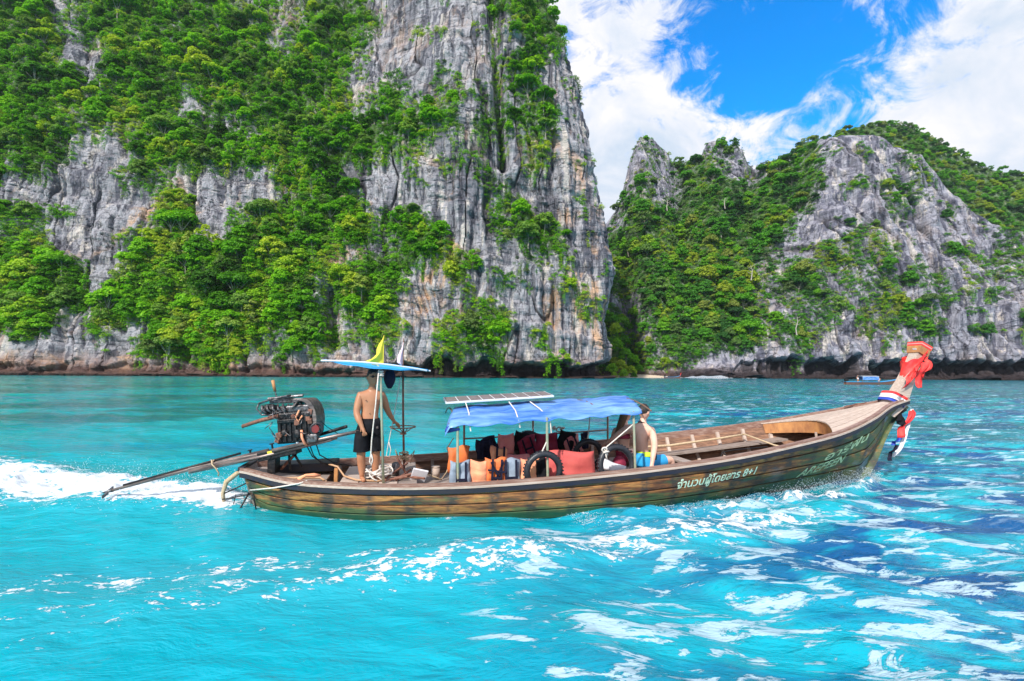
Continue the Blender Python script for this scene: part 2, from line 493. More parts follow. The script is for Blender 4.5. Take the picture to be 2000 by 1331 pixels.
for j, p_ in enumerate(pc):
    Yt = D0[j] + Lc[j]
    top = at_depth(p_, ry[j], Yt); zt = top[2]
    Yj = D0[j] + Lc[j] * (tz ** slope_pow[j])
    zj = -1.0 + (zt + 1.0) * tz
    base = at_depth(p_, 735, 1.0); kx = base[0]
    XR[:nrw, j] = kx * Yj; YR[:nrw, j] = Yj; ZR[:nrw, j] = zj
    for q in range(5):
        XR[nrw + q, j] = kx * (Yt + 8 + 12 * q); YR[nrw + q, j] = Yt + 8 + 12 * q; ZR[nrw + q, j] = zt - (2 + 8 * q)
P = np.stack([XR, YR, ZR], -1)
px_, py_, _ = proj(P.reshape(-1, 3)); px_ = px_.reshape(XR.shape); py_ = py_.reshape(XR.shape)
vegR = lookup(VR, px_, py_, 1200, 225)
vegR = np.maximum(vegR, 0.62 * sstep(fbm(XR / 13, YR / 13, ZR / 9, 3, 222), 0.12, 0.4) * sstep(ZR, 16, 26)); vegR = np.maximum(vegR, 0.7 * np.exp(-((px_ - 1262) / 45) ** 2) * sstep(py_, 262, 300) * sstep(fbm(XR / 9, YR / 9, ZR / 7, 2, 223), -0.3, 0.2))
vegR[nrw:] = 0.8
ww = 1 - sstep(px_, 1440, 1600)      # the wooded valley part
N3 = np.stack([XR * 0 - 0.18, XR * 0 - 0.95, XR * 0 + 0.22], -1)
edge = sstep(np.arange(nrw + 5) / nrw, 1.0, 0.93)[:, None]
Pd, crkR = displaced(P, N3, vegR, 6.5, 2.9, 1.0, -0.16, 300)
P = P + (Pd - P) * (0.35 + 0.65 * edge)[..., None]
# folds: ravine beside the left cliff, buttress edges, cave band
def grooveR(px0, y0, px1, y1, w, depth):
    t = np.clip((py_ - y0) / (y1 - y0), 0, 1); cx = px0 + (px1 - px0) * t
    return np.exp(-((px_ - cx) / w) ** 2) * sstep(py_, y0 - 15, y0 + 15) * (1 - sstep(py_, y1 - 15, y1 + 15)) * depth
g = grooveR(1228, 470, 1238, 720, 22, 22) + grooveR(1320, 320, 1340, 470, 16, 10) + grooveR(1480, 330, 1400, 560, 20, 8) + grooveR(1620, 500, 1700, 690, 20, 5) + grooveR(1790, 400, 1860, 640, 12, 5) + grooveR(1960, 470, 1950, 700, 14, 6)
jag = 2.4 * vnoise(XR / 8, 0 * XR, 0, 177) + 1.2 * vnoise(XR / 2.4, 0 * XR, 0, 178)
bigR = 0.25 + 0.75 * sstep(px_, 1420, 1500)
pil = np.exp(-((px_ - 1572) / 12) ** 2) + np.exp(-((px_ - 1690) / 14) ** 2) + 0.8 * np.exp(-((px_ - 1480) / 8) ** 2) + 0.6 * sstep(fbm(XR / 6, 0, 0, 2, 9), 0.25, 0.5) * (px_ < 1560)
nd = notch(ZR, 5.5 + 5.5 * bigR, 9.5 * bigR, jag) * (1 - 0.85 * np.clip(pil, 0, 1)) * sstep(px_, 1290, 1330)
P = P - N3 * (g + nd)[..., None]
led = (1 - sstep(ZR, 0.8, 5.5)) * (4.5 + 3.2 * vnoise(XR / 9, 0, 0, 161) + 2.0 * vnoise((XR * 0.15 + ZR * 1.1), 0, 0, 162)) * sstep(px_, 1290, 1330)
P = P + N3 * led[..., None]
meR = np_mesh('cliff', P.reshape(-1, 3), grid_quads(nrw + 5, len(pc)), False)
attr(meR, 'veg', vegR); attr(meR, 'joint', crkR); attr(meR, 'tide', np.maximum(sstep(nd, 2.5, 6.0), (1 - sstep(ZR, 3.0, 6.0)) * sstep(px_, 1300, 1330)))
cliff_right = tag(link('cliff', meR, rock_right), 'grey fluted limestone headland with a wooded left flank and a dark sea cave band along its foot', 'cliff', kind='structure')
PR, VRv = P[:nrw], vegR[:nrw]

# --- hill behind the headland
pb = np.arange(1500, 2500, 5.0)
ridb = np.array([(1500, 380), (1550, 330), (1566, 300), (1575, 280), (1600, 276), (1650, 268), (1680, 252), (1700, 248), (1740, 245), (1790, 246), (1830, 260), (1870, 284), (1900, 304), (1940, 328), (1980, 336), (2000, 338), (2100, 355), (2300, 420), (2500, 520)], float)
ryb = np.interp(pb, ridb[:, 0], ridb[:, 1]); nb = 110
tb = np.linspace(0, 1, nb)
PB = np.zeros((nb + 4, len(pb), 3))
for j, p_ in enumerate(pb):
    Yt = 430.0; top = at_depth(p_, ryb[j], Yt); kx = at_depth(p_, 735, 1.0)[0]
    Yj = 345 + 85 * tb; zj = -1 + (top[2] + 1) * tb ** 0.92
    PB[:nb, j, 0] = kx * Yj; PB[:nb, j, 1] = Yj; PB[:nb, j, 2] = zj
    for q in range(4):
        PB[nb + q, j] = (kx * (Yt + 15 + 25 * q), Yt + 15 + 25 * q, top[2] - 5 - 15 * q)
fb = fbm(PB[..., 0] / 30, PB[..., 1] / 30, PB[..., 2] / 30, 4, 500) * 5
fb[nb - 4:] *= 0.3
PB[..., 1] -= fb
meB = np_mesh('hill', PB.reshape(-1, 3), grid_quads(nb + 4, len(pb)), False)
attr(meB, 'veg', np.ones(PB.shape[:2])); attr(meB, 'tide', np.zeros(PB.shape[:2]))
tag(link('hill', meB, rock_right), kind='structure')

# distant low cliff seen in the gap, left of the spire
pg = np.arange(1150, 1260, 4.0); nb2 = 40
PG = np.zeros((nb2, len(pg), 3))
for j, p_ in enumerate(pg):
    yy = np.interp(p_, [1150, 1185, 1200, 1215, 1260], [470, 438, 418, 400, 380])
    top = at_depth(p_, yy, 470.0); kx = at_depth(p_, 735, 1.0)[0]
    t = np.linspace(0, 1, nb2); Yj = 430 + 40 * t
    PG[:, j, 0] = kx * Yj; PG[:, j, 1] = Yj - 4 * vnoise(kx * Yj / 12, t * 9, 0, 5); PG[:, j, 2] = -1 + (top[2] + 1) * t
meG = np_mesh('hill', PG.reshape(-1, 3), grid_quads(nb2, len(pg)), False)
attr(meG, 'veg', np.zeros(PG.shape[:2]) + 0.3); attr(meG, 'tide', np.zeros(PG.shape[:2]))
tag(link('hill', meG, rock_right), kind='structure')

# ------------------------------------------------------------------ foliage
def leaf_material(name, stops):
    m, nt, p, out = new_mat(name)
    oi = nt.new('ShaderNodeObjectInfo')
    O = nt.coords('Object')
    patchy = nt.noise(nt.new('ShaderNodeVectorMath', operation='MULTIPLY', i_0=oi.outputs['Location'], i_1=(1, 1, 1)).outputs[0], 0.045, 3, 0.6)
    tone = nt.math('ADD', nt.math('MULTIPLY', oi.outputs['Random'], 0.72), nt.map(patchy, 0.35, 0.65, -0.15, 0.62), clamp=True)
    c = nt.ramp(tone, stops)
    grey = nt.math('GREATER_THAN', nt.math('FRACT', nt.math('MULTIPLY', oi.outputs['Random'], 37.0)), 0.82)
    c = nt.mix(nt.math('MULTIPLY', grey, 0.5), c, (0.22, 0.27, 0.13))
    v = nt.noise(O, 1.1, 2)
    c = nt.mix(nt.map(v, 0.35, 0.7), nt.mix(1.0, c, (0.6, 0.7, 0.6), 'MULTIPLY'), nt.mix(1.0, c, (1.45, 1.25, 1.0), 'MULTIPLY'))
    nt.put(p.inputs['Base Color'], c); p.inputs['Roughness'].default_value = 0.6
    p.inputs['Specular IOR Level'].default_value = 0.25
    tr = nt.new('ShaderNodeBsdfTranslucent'); nt.put(tr.inputs[0], nt.mix(1.0, c, (1.2, 1.3, 0.5), 'MULTIPLY'))
    mx = nt.new('ShaderNodeMixShader', i_0=0.36); nt.l.new(p.outputs[0], mx.inputs[1]); nt.l.new(tr.outputs[0], mx.inputs[2])
    nt.l.new(mx.outputs[0], out.inputs[0])
    return m


leaf_mat = leaf_material('leaves', [(0.0, (0.035, 0.125, 0.008)), (0.22, (0.075, 0.25, 0.010)), (0.5, (0.145, 0.42, 0.012)), (0.78, (0.25, 0.55, 0.018)), (1.0, (0.44, 0.56, 0.05))])
leaf_cool = leaf_material('leaves_cool', [(0.0, (0.035, 0.12, 0.040)), (0.3, (0.065, 0.23, 0.045)), (0.6, (0.11, 0.37, 0.030)), (0.85, (0.22, 0.50, 0.03)), (1.0, (0.36, 0.46, 0.05))])
bark_mat, nt_, p_, _o = new_mat('bark'); nt_.put(p_.inputs['Base Color'], nt_.mix(nt_.noise(nt_.coords('Object', (1, 1, 0.2)), 6, 3), (0.20, 0.17, 0.13), (0.40, 0.36, 0.30))); p_.inputs['Roughness'].default_value = 0.9


def leaf_quads(cen, nor, size, r):
    """quads with given centres, normals and sizes"""
    n = len(cen)
    nor = nor / np.maximum(np.linalg.norm(nor, axis=1), 1e-6)[:, None]
    a = np.cross(nor, r.normal(size=(n, 3))); a /= np.maximum(np.linalg.norm(a, axis=1), 1e-6)[:, None]
    b = np.cross(nor, a)
    s = size[:, None]; k = r.uniform(0.45, 0.8, n)[:, None]
    v = np.stack([cen - a * s, cen - b * s * k, cen + a * s, cen + b * s * k], 1).reshape(-1, 3)
    return v, np.arange(4 * n).reshape(-1, 4)


def crown_mesh(name, lobes, per, size, seed, up=0.75):
    r = np.random.default_rng(seed); cs, ns_, ss = [], [], []
    for (c, rad, flat) in lobes:
        n = int(per * (rad ** 2))
        d = r.normal(size=(n, 3)); d[:, 2] = np.abs(d[:, 2]) * 1.0 - 0.25; d /= np.linalg.norm(d, axis=1)[:, None]
        rr = rad * r.uniform(0.72, 1.08, n) ** 0.7
        pts = np.array(c) + d * rr[:, None] * np.array([1, 1, flat])
        nn = d * 0.7 + np.array([0, 0, up]) + r.normal(size=(n, 3)) * 0.45
        cs.append(pts); ns_.append(nn); ss.append(r.uniform(0.7, 1.3, n) * size)
    v, q = leaf_quads(np.concatenate(cs), np.concatenate(ns_), np.concatenate(ss), r)
    return np_mesh(name, v, q)


def make_crown(seed, R=4.0, kind='umbrella'):
    r = np.random.default_rng(seed); lobes = []
    if kind == 'umbrella':
        n = 13
        for i in range(n):
            a = i * 2.4 + r.uniform(-.3, .3); q = math.sqrt((i + 0.5) / n) * 0.85
            lobes.append(((math.cos(a) * q * R, math.sin(a) * q * R * 0.85, 5.2 + (1 - q * q) * 1.7 + r.uniform(-.6, .5)), R * r.uniform(0.26, 0.42), 0.8))
    elif kind == 'dome':
        for i in range(17):
            a = i * 2.4; q = math.sqrt((i + 0.5) / 17)
            lobes.append(((math.cos(a) * q * R * 0.72, math.sin(a) * q * R * 0.6, 2.6 + (1 - q ** 2) * 3.4 + r.uniform(-.9, .7)), R * r.uniform(0.24, 0.42), 0.9))
    elif kind == 'tiers':
        for lv, (zq, rq, k) in enumerate(((3.2, 0.95, 6), (4.9, 0.75, 5), (6.6, 0.45, 3))):
            for i in range(k):
                a = i * 6.283 / k + lv + r.uniform(-.4, .4)
                lobes.append(((math.cos(a) * rq * R * 0.7, math.sin(a) * rq * R * 0.6, zq + r.uniform(-.5, .5)), R * r.uniform(0.28, 0.42), 0.7))
    elif kind == 'loose':
        for i in range(20):
            a = r.uniform(0, 6.28); q = r.uniform(0, 1) ** 0.6
            lobes.append(((math.cos(a) * q * R * 0.85, math.sin(a) * q * R * 0.6, r.uniform(1.5, 7.5) * (1 - 0.3 * q)), R * r.uniform(0.14, 0.30), r.uniform(0.7, 1.1)))
    elif kind == 'shrub':
        for i in range(8):
            a = i * 2.4; q = math.sqrt((i + 0.5) / 8)
            lobes.append(((math.cos(a) * q * 1.3, math.sin(a) * q * 1.1, 0.7 + (1 - q) * 1.2 + r.uniform(-.4, .4)), r.uniform(0.5, 0.85), 0.8))
    elif kind == 'vine':
        for i in range(9):
            lobes.append(((r.uniform(-.7, .7), r.uniform(-.35, .35), 1.2 - i * 0.75), r.uniform(0.45, 0.8), 1.0))
    per = {'shrub': 95, 'vine': 95}.get(kind, 150)
    size = 0.17 if kind in ('shrub', 'vine') else 0.34
    if kind not in ('shrub', 'vine'): per = 82
    return crown_mesh('crown', lobes, per, size, seed + 99), lobes


def trunk_mesh(lobes, seed):
    bm = bmesh.new(); r = random.Random(seed)
    def limb(p0, p1, r0, r1, k=5):
        p0, p1 = Vector(p0), Vector(p1); ax = (p1 - p0).normalized(); s1 = ax.orthogonal().normalized(); s2 = ax.cross(s1); rings = []
        mid = (p0 + p1) / 2 + Vector((r.uniform(-.2, .2), r.uniform(-.2, .2), 0))
        for pt, rr in ((p0, r0), (mid, (r0 + r1) / 2), (p1, r1)):
            rings.append([bm.verts.new(pt + (s1 * math.cos(a) + s2 * math.sin(a)) * rr) for a in [6.283 * i / k for i in range(k)]])
        for A, B in zip(rings, rings[1:]):
            for i in range(k): bm.faces.new((A[i], A[(i + 1) % k], B[(i + 1) % k], B[i]))
    fork = (0.2, 0.0, 2.6)
    limb((0, 0, -1.2), fork, 0.24, 0.16)
    for (c, rad, fl) in lobes[::2]:
        limb(fork, (c[0] * 0.92, c[1] * 0.92, c[2] - rad * 0.2), 0.12, 0.04)
    me = bpy.data.meshes.new('trunk'); bm.to_mesh(me); bm.free(); me.materials.append(bark_mat)
    return me


TREES = []; SHRUBS = []
for lm, base in ((leaf_mat, 0), (leaf_cool, 50)):
    tv = []
    for i, kd in enumerate(('umbrella', 'dome', 'tiers', 'loose', 'dome')):
        me, lobes = make_crown(base + i * 7 + 1, 4.0, kd); me.materials.append(lm)
        tv.append((me, trunk_mesh(lobes, i)))
    TREES.append(tv)
    sv = []
    for i in range(4):
        me, _ = make_crown(base + i * 5 + 3, 2.0, 'shrub'); me.materials.append(lm); sv.append(me)
    for i in range(2):
        me, _ = make_crown(base + i * 5 + 4, 2.0, 'vine'); me.materials.append(lm); sv.append(me)
    SHRUBS.append(sv)


def pick_points(P, veg, mind, xr, yr, step=5):
    """front-most surface samples binned over the view, with spacing mind (pixels)"""
    flat = P.reshape(-1, 3); v = veg.reshape(-1)
    x, y, w = proj(flat)
    ok = (x > xr[0]) & (x < xr[1]) & (y > yr[0]) & (y < yr[1]) & (flat[:, 2] > 4.5)
    idx = np.nonzero(ok)[0]; rng.shuffle(idx)
    bx = (x[idx] // step).astype(int); by = (y[idx] // step).astype(int)
    key = bx * 10000 + by
    _, first = np.unique(key, return_index=True)
    idx = idx[first]; rng.shuffle(idx)
    cells = {}; keep = []
    for i in idx:
        cx, cy = int(x[i] // mind), int(y[i] // mind); bad = False
        for dx in (-1, 0, 1):
            for dy in (-1, 0, 1):
                for j in cells.get((cx + dx, cy + dy), ()):
                    if (x[i] - x[j]) ** 2 + (y[i] - y[j]) ** 2 < mind * mind: bad = True; break
                if bad: break
            if bad: break
        if bad: continue
        cells.setdefault((cx, cy), []).append(i); keep.append(i)
    keep = np.array(keep)
    return flat[keep], v[keep], x[keep], y[keep], w[keep]


trees = []     # (pos, scale, rotz, variant, set, px, py, dist)
shrubs = []
for (P_, V_, mind, smin, xr, yr, ps) in ((PL, VLv, 20, 6.6, (-260, 1215), (-170, 735), 0), (PR, VRv, 14.5, 6, (1170, 2250), (200, 735), 1)):
    p, v, x, y, w = pick_points(P_, V_, mind, xr, yr)
    nse = fbm(p[:, 0] / 11, p[:, 1] / 11, p[:, 2] / 8, 3, 900)
    for i in range(len(p)):
        if v[i] + 0.75 * nse[i] < 0.60 or rng.random() > 0.35 + v[i]: continue
        sc = (0.50 + 0.95 * rng.random() ** 1.9) * (0.7 + 0.4 * v[i]) * (1.0 if ps == 0 else 1.05)
        trees.append((p[i], sc, rng.uniform(0, 6.28), int(rng.integers(5)), ps, x[i], y[i], w[i]))
    p, v, x, y, w = pick_points(P_, V_, smin, xr, yr, 3)
    nse = fbm(p[:, 0] / 6, p[:, 1] / 6, p[:, 2] / 6, 3, 950)
    for i in range(len(p)):
        t = v[i] + 0.42 * nse[i]
        if t < 0.27 or (v[i] < 0.06 and rng.random() < 0.85): continue
        kind = int(rng.integers(4)) if rng.random() < 0.72 else 4 + int(rng.integers(2))
        shrubs.append((p[i], rng.uniform(0.55, 1.35) * (0.65 + 0.5 * min(1, v[i])) * (1.0 if ps == 0 else 1.2), rng.uniform(0, 6.28), kind, ps, x[i], y[i], w[i]))
p, v, x, y, w = pick_points(PB[:nb], np.ones(PB.shape[:2])[:nb], 9, (1545, 2250), (200, 480), 3)
for i in range(len(p)):
    trees.append((p[i], rng.uniform(0.6, 1.05), rng.uniform(0, 6.28), int(rng.integers(5)), 1, x[i], y[i], w[i]))
# the pale bushy grove behind the small beach
for (gx, gy, gY, gs) in ((1195, 718, 262, .95), (1212, 712, 266, 1.1), (1232, 722, 263, .9), (1222, 690, 272, 1.25), (1205, 670, 275, 1.1), (1201, 640, 280, 1.2), (1240, 700, 274, .9), (1248, 718, 266, .75), (1217, 728, 258, .8), (1199, 732, 257, .6), (1238, 733, 259, .6)):
    q = at_depth(gx, gy + 9 * gs, gY); trees.append((q, gs, rng.uniform(0, 6.28), 1, 0, gx, gy, gY))


def stuff_instances(name, recs, meshes, label, fixed_z=0.0):
    """one foliage mass: points carrying leaf clumps"""
    if not recs: return
    pc_ = bpy.data.collections.new(name + '_sources')
    for k, me in enumerate(meshes):
        o = bpy.data.objects.new('%s_source_%02d' % (name, k), me); pc_.objects.link(o)
    me = bpy.data.meshes.new(name)
    me.vertices.add(len(recs)); me.vertices.foreach_set('co', np.array([r[0] for r in recs], np.float32).ravel())
    a = me.attributes.new('size', 'FLOAT', 'POINT'); a.data.foreach_set('value', np.array([r[1] for r in recs], np.float32))
    a = me.attributes.new('turn', 'FLOAT', 'POINT'); a.data.foreach_set('value', np.array([r[2] for r in recs], np.float32))
    a = me.attributes.new('pick', 'INT', 'POINT'); a.data.foreach_set('value', np.array([r[3] for r in recs], np.int32))
    o = link(name, me)
    ng = bpy.data.node_groups.new(name, 'GeometryNodeTree')
    ng.interface.new_socket('Geometry', in_out='INPUT', socket_type='NodeSocketGeometry')
    ng.interface.new_socket('Geometry', in_out='OUTPUT', socket_type='NodeSocketGeometry')
    N = ng.nodes; L = ng.links
    gi, go = N.new('NodeGroupInput'), N.new('NodeGroupOutput')
    iop = N.new('GeometryNodeInstanceOnPoints'); ci = N.new('GeometryNodeCollectionInfo')
    ci.inputs['Collection'].default_value = pc_; ci.inputs['Separate Children'].default_value = True; ci.inputs['Reset Children'].default_value = True
    iop.inputs['Pick Instance'].default_value = True
    def na(nm, tp):
        n = N.new('GeometryNodeInputNamedAttribute'); n.data_type = tp; n.inputs['Name'].default_value = nm; return n.outputs['Attribute']
    cx = N.new('ShaderNodeCombineXYZ'); L.new(na('turn', 'FLOAT'), cx.inputs[2])
    L.new(gi.outputs[0], iop.inputs['Points']); L.new(ci.outputs[0], iop.inputs['Instance'])
    L.new(na('pick', 'INT'), iop.inputs['Instance Index'])
    L.new(cx.outputs[0], iop.inputs['Rotation']); L.new(na('size', 'FLOAT'), iop.inputs['Scale'])
    L.new(iop.outputs[0], go.inputs[0])
    md = o.modifiers.new('scatter', 'NODES'); md.node_group = ng
    tag(o, label, None, None, 'stuff')
    return o


# the 300 largest in the view are trees of their own
vis = [i for i, t in enumerate(trees) if -5 < t[5] < 2005 and 5 < t[6] < 735]
vis.sort(key=lambda i: -trees[i][1] / trees[i][7])
own = set(vis[:298])
protos = {}
BAND = lambda y: 'near the top of' if y < 120 else ('high on' if y < 260 else ('halfway up' if y < 420 else ('low on' if y < 590 else 'just above the foot of')))
names = {0: 'umbrella-crowned tree', 1: 'round-domed bushy tree', 2: 'tree with tiered crown', 3: 'loose open-crowned tree', 4: 'dense domed tree'}
for i in vis[:298]:
    pos, sc, rz, k, ps, x, y, w = trees[i]
    crown, trunk = TREES[ps][k]
    z0 = -2.2 * sc
    if 1180 < x < 1255 and w < 290 and y > 610: place = 'in the grove behind the little beach'
    elif ps == 0:
        zones = [(150, 'at the picture edge'), (330, 'above the white wake'), (480, 'over the propeller shaft'), (660, 'above the engine'), (860, 'above the sunshade'), (1020, 'over the canopy'), (9999, 'on the bare corner')]
        place = BAND(y) + ' the big cliff ' + next(t_ for q_, t_ in zones if x < q_)
    else:
        hx = 'by the ravine' if x < 1330 else ('on the wooded flank' if x < 1480 else ('on grey rock' if w < 330 and x < 1700 else ('above the prow' if w < 330 else 'on the hill behind')))
        place = BAND(y) + ' the far headland ' + hx
    lab = names[k] + ' ' + place
    t = empty('tree', (pos[0], pos[1] - 0.4, pos[2] + z0), rz, lab, 'tree', lab.replace(names[k], names[k] + 's', 1))
    t.scale = (sc, sc, sc)
    link('crown', crown, None, t); link('trunk', trunk, None, t)
rest = [t for i, t in enumerate(trees) if i not in own]
for ps in (0, 1):
    rr = [(t[0] + np.array([0, -0.4, -2.2 * t[1]]), t[1], t[2], t[3]) for t in rest if t[4] == ps]
    stuff_instances(('jungle', 'forest')[ps], rr, [c for c, _ in TREES[ps]], None)
    rr = [(t[0] + np.array([0, -0.3, -0.7 * t[1]]), t[1] * (1.0 if t[3] < 4 else 1.1), t[2], t[3]) for t in shrubs if t[4] == ps]
    stuff_instances(('undergrowth', 'scrub')[ps], rr, SHRUBS[ps], None)
# bare dead trunks on the headland
dead_mat, nt_, p_, _o = new_mat('dead_wood'); nt_.put(p_.inputs['Base Color'], (0.42, 0.37, 0.32)); p_.inputs['Roughness'].default_value = 0.9
def dead_tree(x, y, Y, h, label, seed):
    q = at_depth(x, y, Y); bm = bmesh.new(); r = random.Random(seed)
    def limb(p0, p1, r0, r1):
        p0, p1 = Vector(p0), Vector(p1); ax = (p1 - p0).normalized(); a = ax.orthogonal().normalized(); b = ax.cross(a)
        R0 = [bm.verts.new(p0 + (a * math.cos(t) + b * math.sin(t)) * r0) for t in (0, 1.57, 3.14, 4.71)]; R1 = [bm.verts.new(p1 + (a * math.cos(t) + b * math.sin(t)) * r1) for t in (0, 1.57, 3.14, 4.71)]
        for i in range(4): bm.faces.new((R0[i], R0[(i + 1) % 4], R1[(i + 1) % 4], R1[i]))
    z = [0, h * .35, h * .7, h]; xs = [0, r.uniform(-.5, .5), r.uniform(-.3, .9), r.uniform(-.2, .8)]
    for i in range(3): limb((xs[i], 0, z[i]), (xs[i + 1], 0, z[i + 1]), .34 - .08 * i, .26 - .08 * i)
    for k in range(5):
        t = r.uniform(.4, 1); b0 = (xs[2] * t, 0, h * t); s_ = r.choice((-1, 1)); m1 = (b0[0] + s_ * r.uniform(.8, 1.8), r.uniform(-.5, .5), b0[2] + r.uniform(.2, 1.2))
        limb(b0, m1, .13, .08); limb(m1, (m1[0] + s_ * r.uniform(.2, 1), m1[1], m1[2] + r.uniform(.4, 1.2)), .08, .04)
    me = bpy.data.meshes.new('dead_tree'); bm.to_mesh(me); bm.free()
    tag(link('dead_tree', me, dead_mat, None, tuple(q)), label, 'dead tree')
dead_tree(1556, 655, 247, 9.5, 'bare white dead tree low on the headland, left of the sea cave', 1)
dead_tree(1467, 548, 268, 8.5, 'straight pale dead trunk at the edge of the wooded flank', 2)
dead_tree(1303, 412, 305, 8, 'leaning dead trunk below the pointed spire', 3)
dead_tree(1416, 408, 312, 7, 'forked dead tree among greenery under the second spire', 4)
print('trees', len(trees), 'shrubs', len(shrubs))
# ------------------------------------------------------------------ water
def build_water():
    nr, nc = 820, 640
    Yr = 1.15 * np.exp(np.linspace(0, math.log(330 / 1.15), nr))
    kc = np.linspace(-1.35, 1.35, nc)
    Yg, Kg = np.meshgrid(Yr, kc, indexing='ij')
    X = Kg * (Yg + 0.35); Y = Yg
    r = np.random.default_rng(11)
    Z = np.zeros_like(X)
    # calmer on the left, choppier on the right
    chop = 0.42 + 0.58 * sstep(X - 0.12 * Y, -1.5, 3.0)
    warp = 0.35 * fbm(X / 3, Y / 3, 0, 2, 3)
    for i in range(46):
        lam = 0.28 * (3.6 / 0.28) ** r.random(); th = math.radians(62) + r.normal() * 0.42
        kx, ky = math.cos(th) * 2 * math.pi / lam, math.sin(th) * 2 * math.pi / lam
        amp = 0.0050 * lam ** 0.85
        fade = np.clip(1.6 - (Y * 0.014) / lam, 0, 1)
        ph = kx * X + ky * Y + r.random() * 6.28 + warp * 2.5 / lam ** 0.5
        s = np.sin(ph); Z += amp * fade * (s + 0.25 * np.cos(2 * ph)) * (chop if lam < 1.8 else 0.7 + 0.3 * chop)
    Z += 0.030 * fbm(X / 1.6 + 3, Y / 0.8, 0, 3, 31) * chop * np.clip(1.5 - Y / 30, 0, 1)
    Z += 0.05 * fbm(X / 9, Y / 5, 0, 2, 8) * np.clip(Y / 12, 0, 1)
    # wake: the hull's wave running out astern towards the camera, churn behind the propeller
    bx, by = BOAT0[0], BOAT0[1]; ca, sa = math.cos(BTH), math.sin(BTH)
    u = (X - bx) * ca + (Y - by) * sa; v = -(X - bx) * sa + (Y - by) * ca
    lump = fbm(X * 1.7, Y * 1.7, 0, 4, 55); lump2 = fbm(X * 5, Y * 5, 0, 3, 66)
    vb = -1.45 - 0.23 * np.maximum(0, 9.8 - u) ** 0.85           # crest of the bow wave
    wv = np.exp(-((v - vb) / (0.22 + 0.03 * np.maximum(0, 10 - u))) ** 2) * sstep(u, -3, 3) * (1 - sstep(u, 9.2, 10.6))
    Z += 0.085 * wv * (1 + 0.5 * lump)
    wb = np.exp(-((v - (-0.30 - 1.25 * np.clip((10.6 - u) / 3.6, 0, 1) ** 0.7 - 0.04 * np.maximum(0, 7 - u))) / 0.15) ** 2) * sstep(u, 4.0, 6.2) * (1 - sstep(u, 10.4, 11.0))
    Z += 0.085 * wb * (1 + 1.3 * lump2 + 0.5 * lump)
    # stern churn
    tail = (1 - sstep(u, -0.4, 0.5))
    width = 0.38 + 0.24 * np.maximum(0, -u)
    vc_ = 0.12 + 0.50 * np.maximum(0, -u)
    ch = np.exp(-((v - vc_) / width) ** 2) * tail
    Z += ch * (0.17 * np.exp(-np.maximum(0, -u - 1.5) / 9) + 0.10 * lump + 0.07 * lump2) 
    # keep the sea out of the hull
    hw = np.interp(u, [0, .68, 1.58, 2.8, 4.3, 5.6, 7, 8.35, 9.5, 10.5, 11.3], [.1, .42, .86, 1.14, 1.2, 1.12, .9, .6, .35, .12, 0])
    ins = (np.abs(v) < hw - 0.06) & (u > 0.05) & (u < 10.9)
    Z[ins] = np.minimum(Z[ins], -0.12)
    foam = np.zeros_like(X)
    foam = np.maximum(foam, 1.0 * np.exp(-(np.abs(v - vc_ + 0.1) / (width * 1.05)) ** 2.6) * tail)
    foam = np.maximum(foam, 0.66 * np.clip(wb * 1.3, 0, 1))
    foam = np.maximum(foam, (0.46 + 0.20 * sstep(u, 0, 3)) * np.exp(-((v - vb + 0.05) / 0.6) ** 2) * sstep(u, -3.5, 1) * (1 - sstep(u, 7.0, 9.0)))
    foam = np.maximum(foam, 0.50 * np.exp(-((v + 2.5) / 0.55) ** 2) * sstep(u, -4, -1) * (1 - sstep(u, 2.5, 5)))
    foam = np.maximum(foam, 0.5 * sstep(u, -0.6, 0.2) * (1 - sstep(u, 8, 9)) * np.exp(-((-v - hw - 0.08) / 0.10) ** 2))
    foam = np.maximum(foam, 0.95 * np.exp(-(((u + 0.35) / 0.75) ** 2 + ((v - 0.05) / 0.55) ** 2)))
    foam = np.maximum(foam, 0.36 * np.exp(-((v - 1.9) / 0.9) ** 2) * (1 - sstep(u, 0.5, 3.5)) * sstep(u, -9, -4))
    me = np_mesh('water', np.stack([X, Y, Z], -1).reshape(-1, 3), grid_quads(nr, nc), True)
    attr(me, 'foam', foam)
    return me


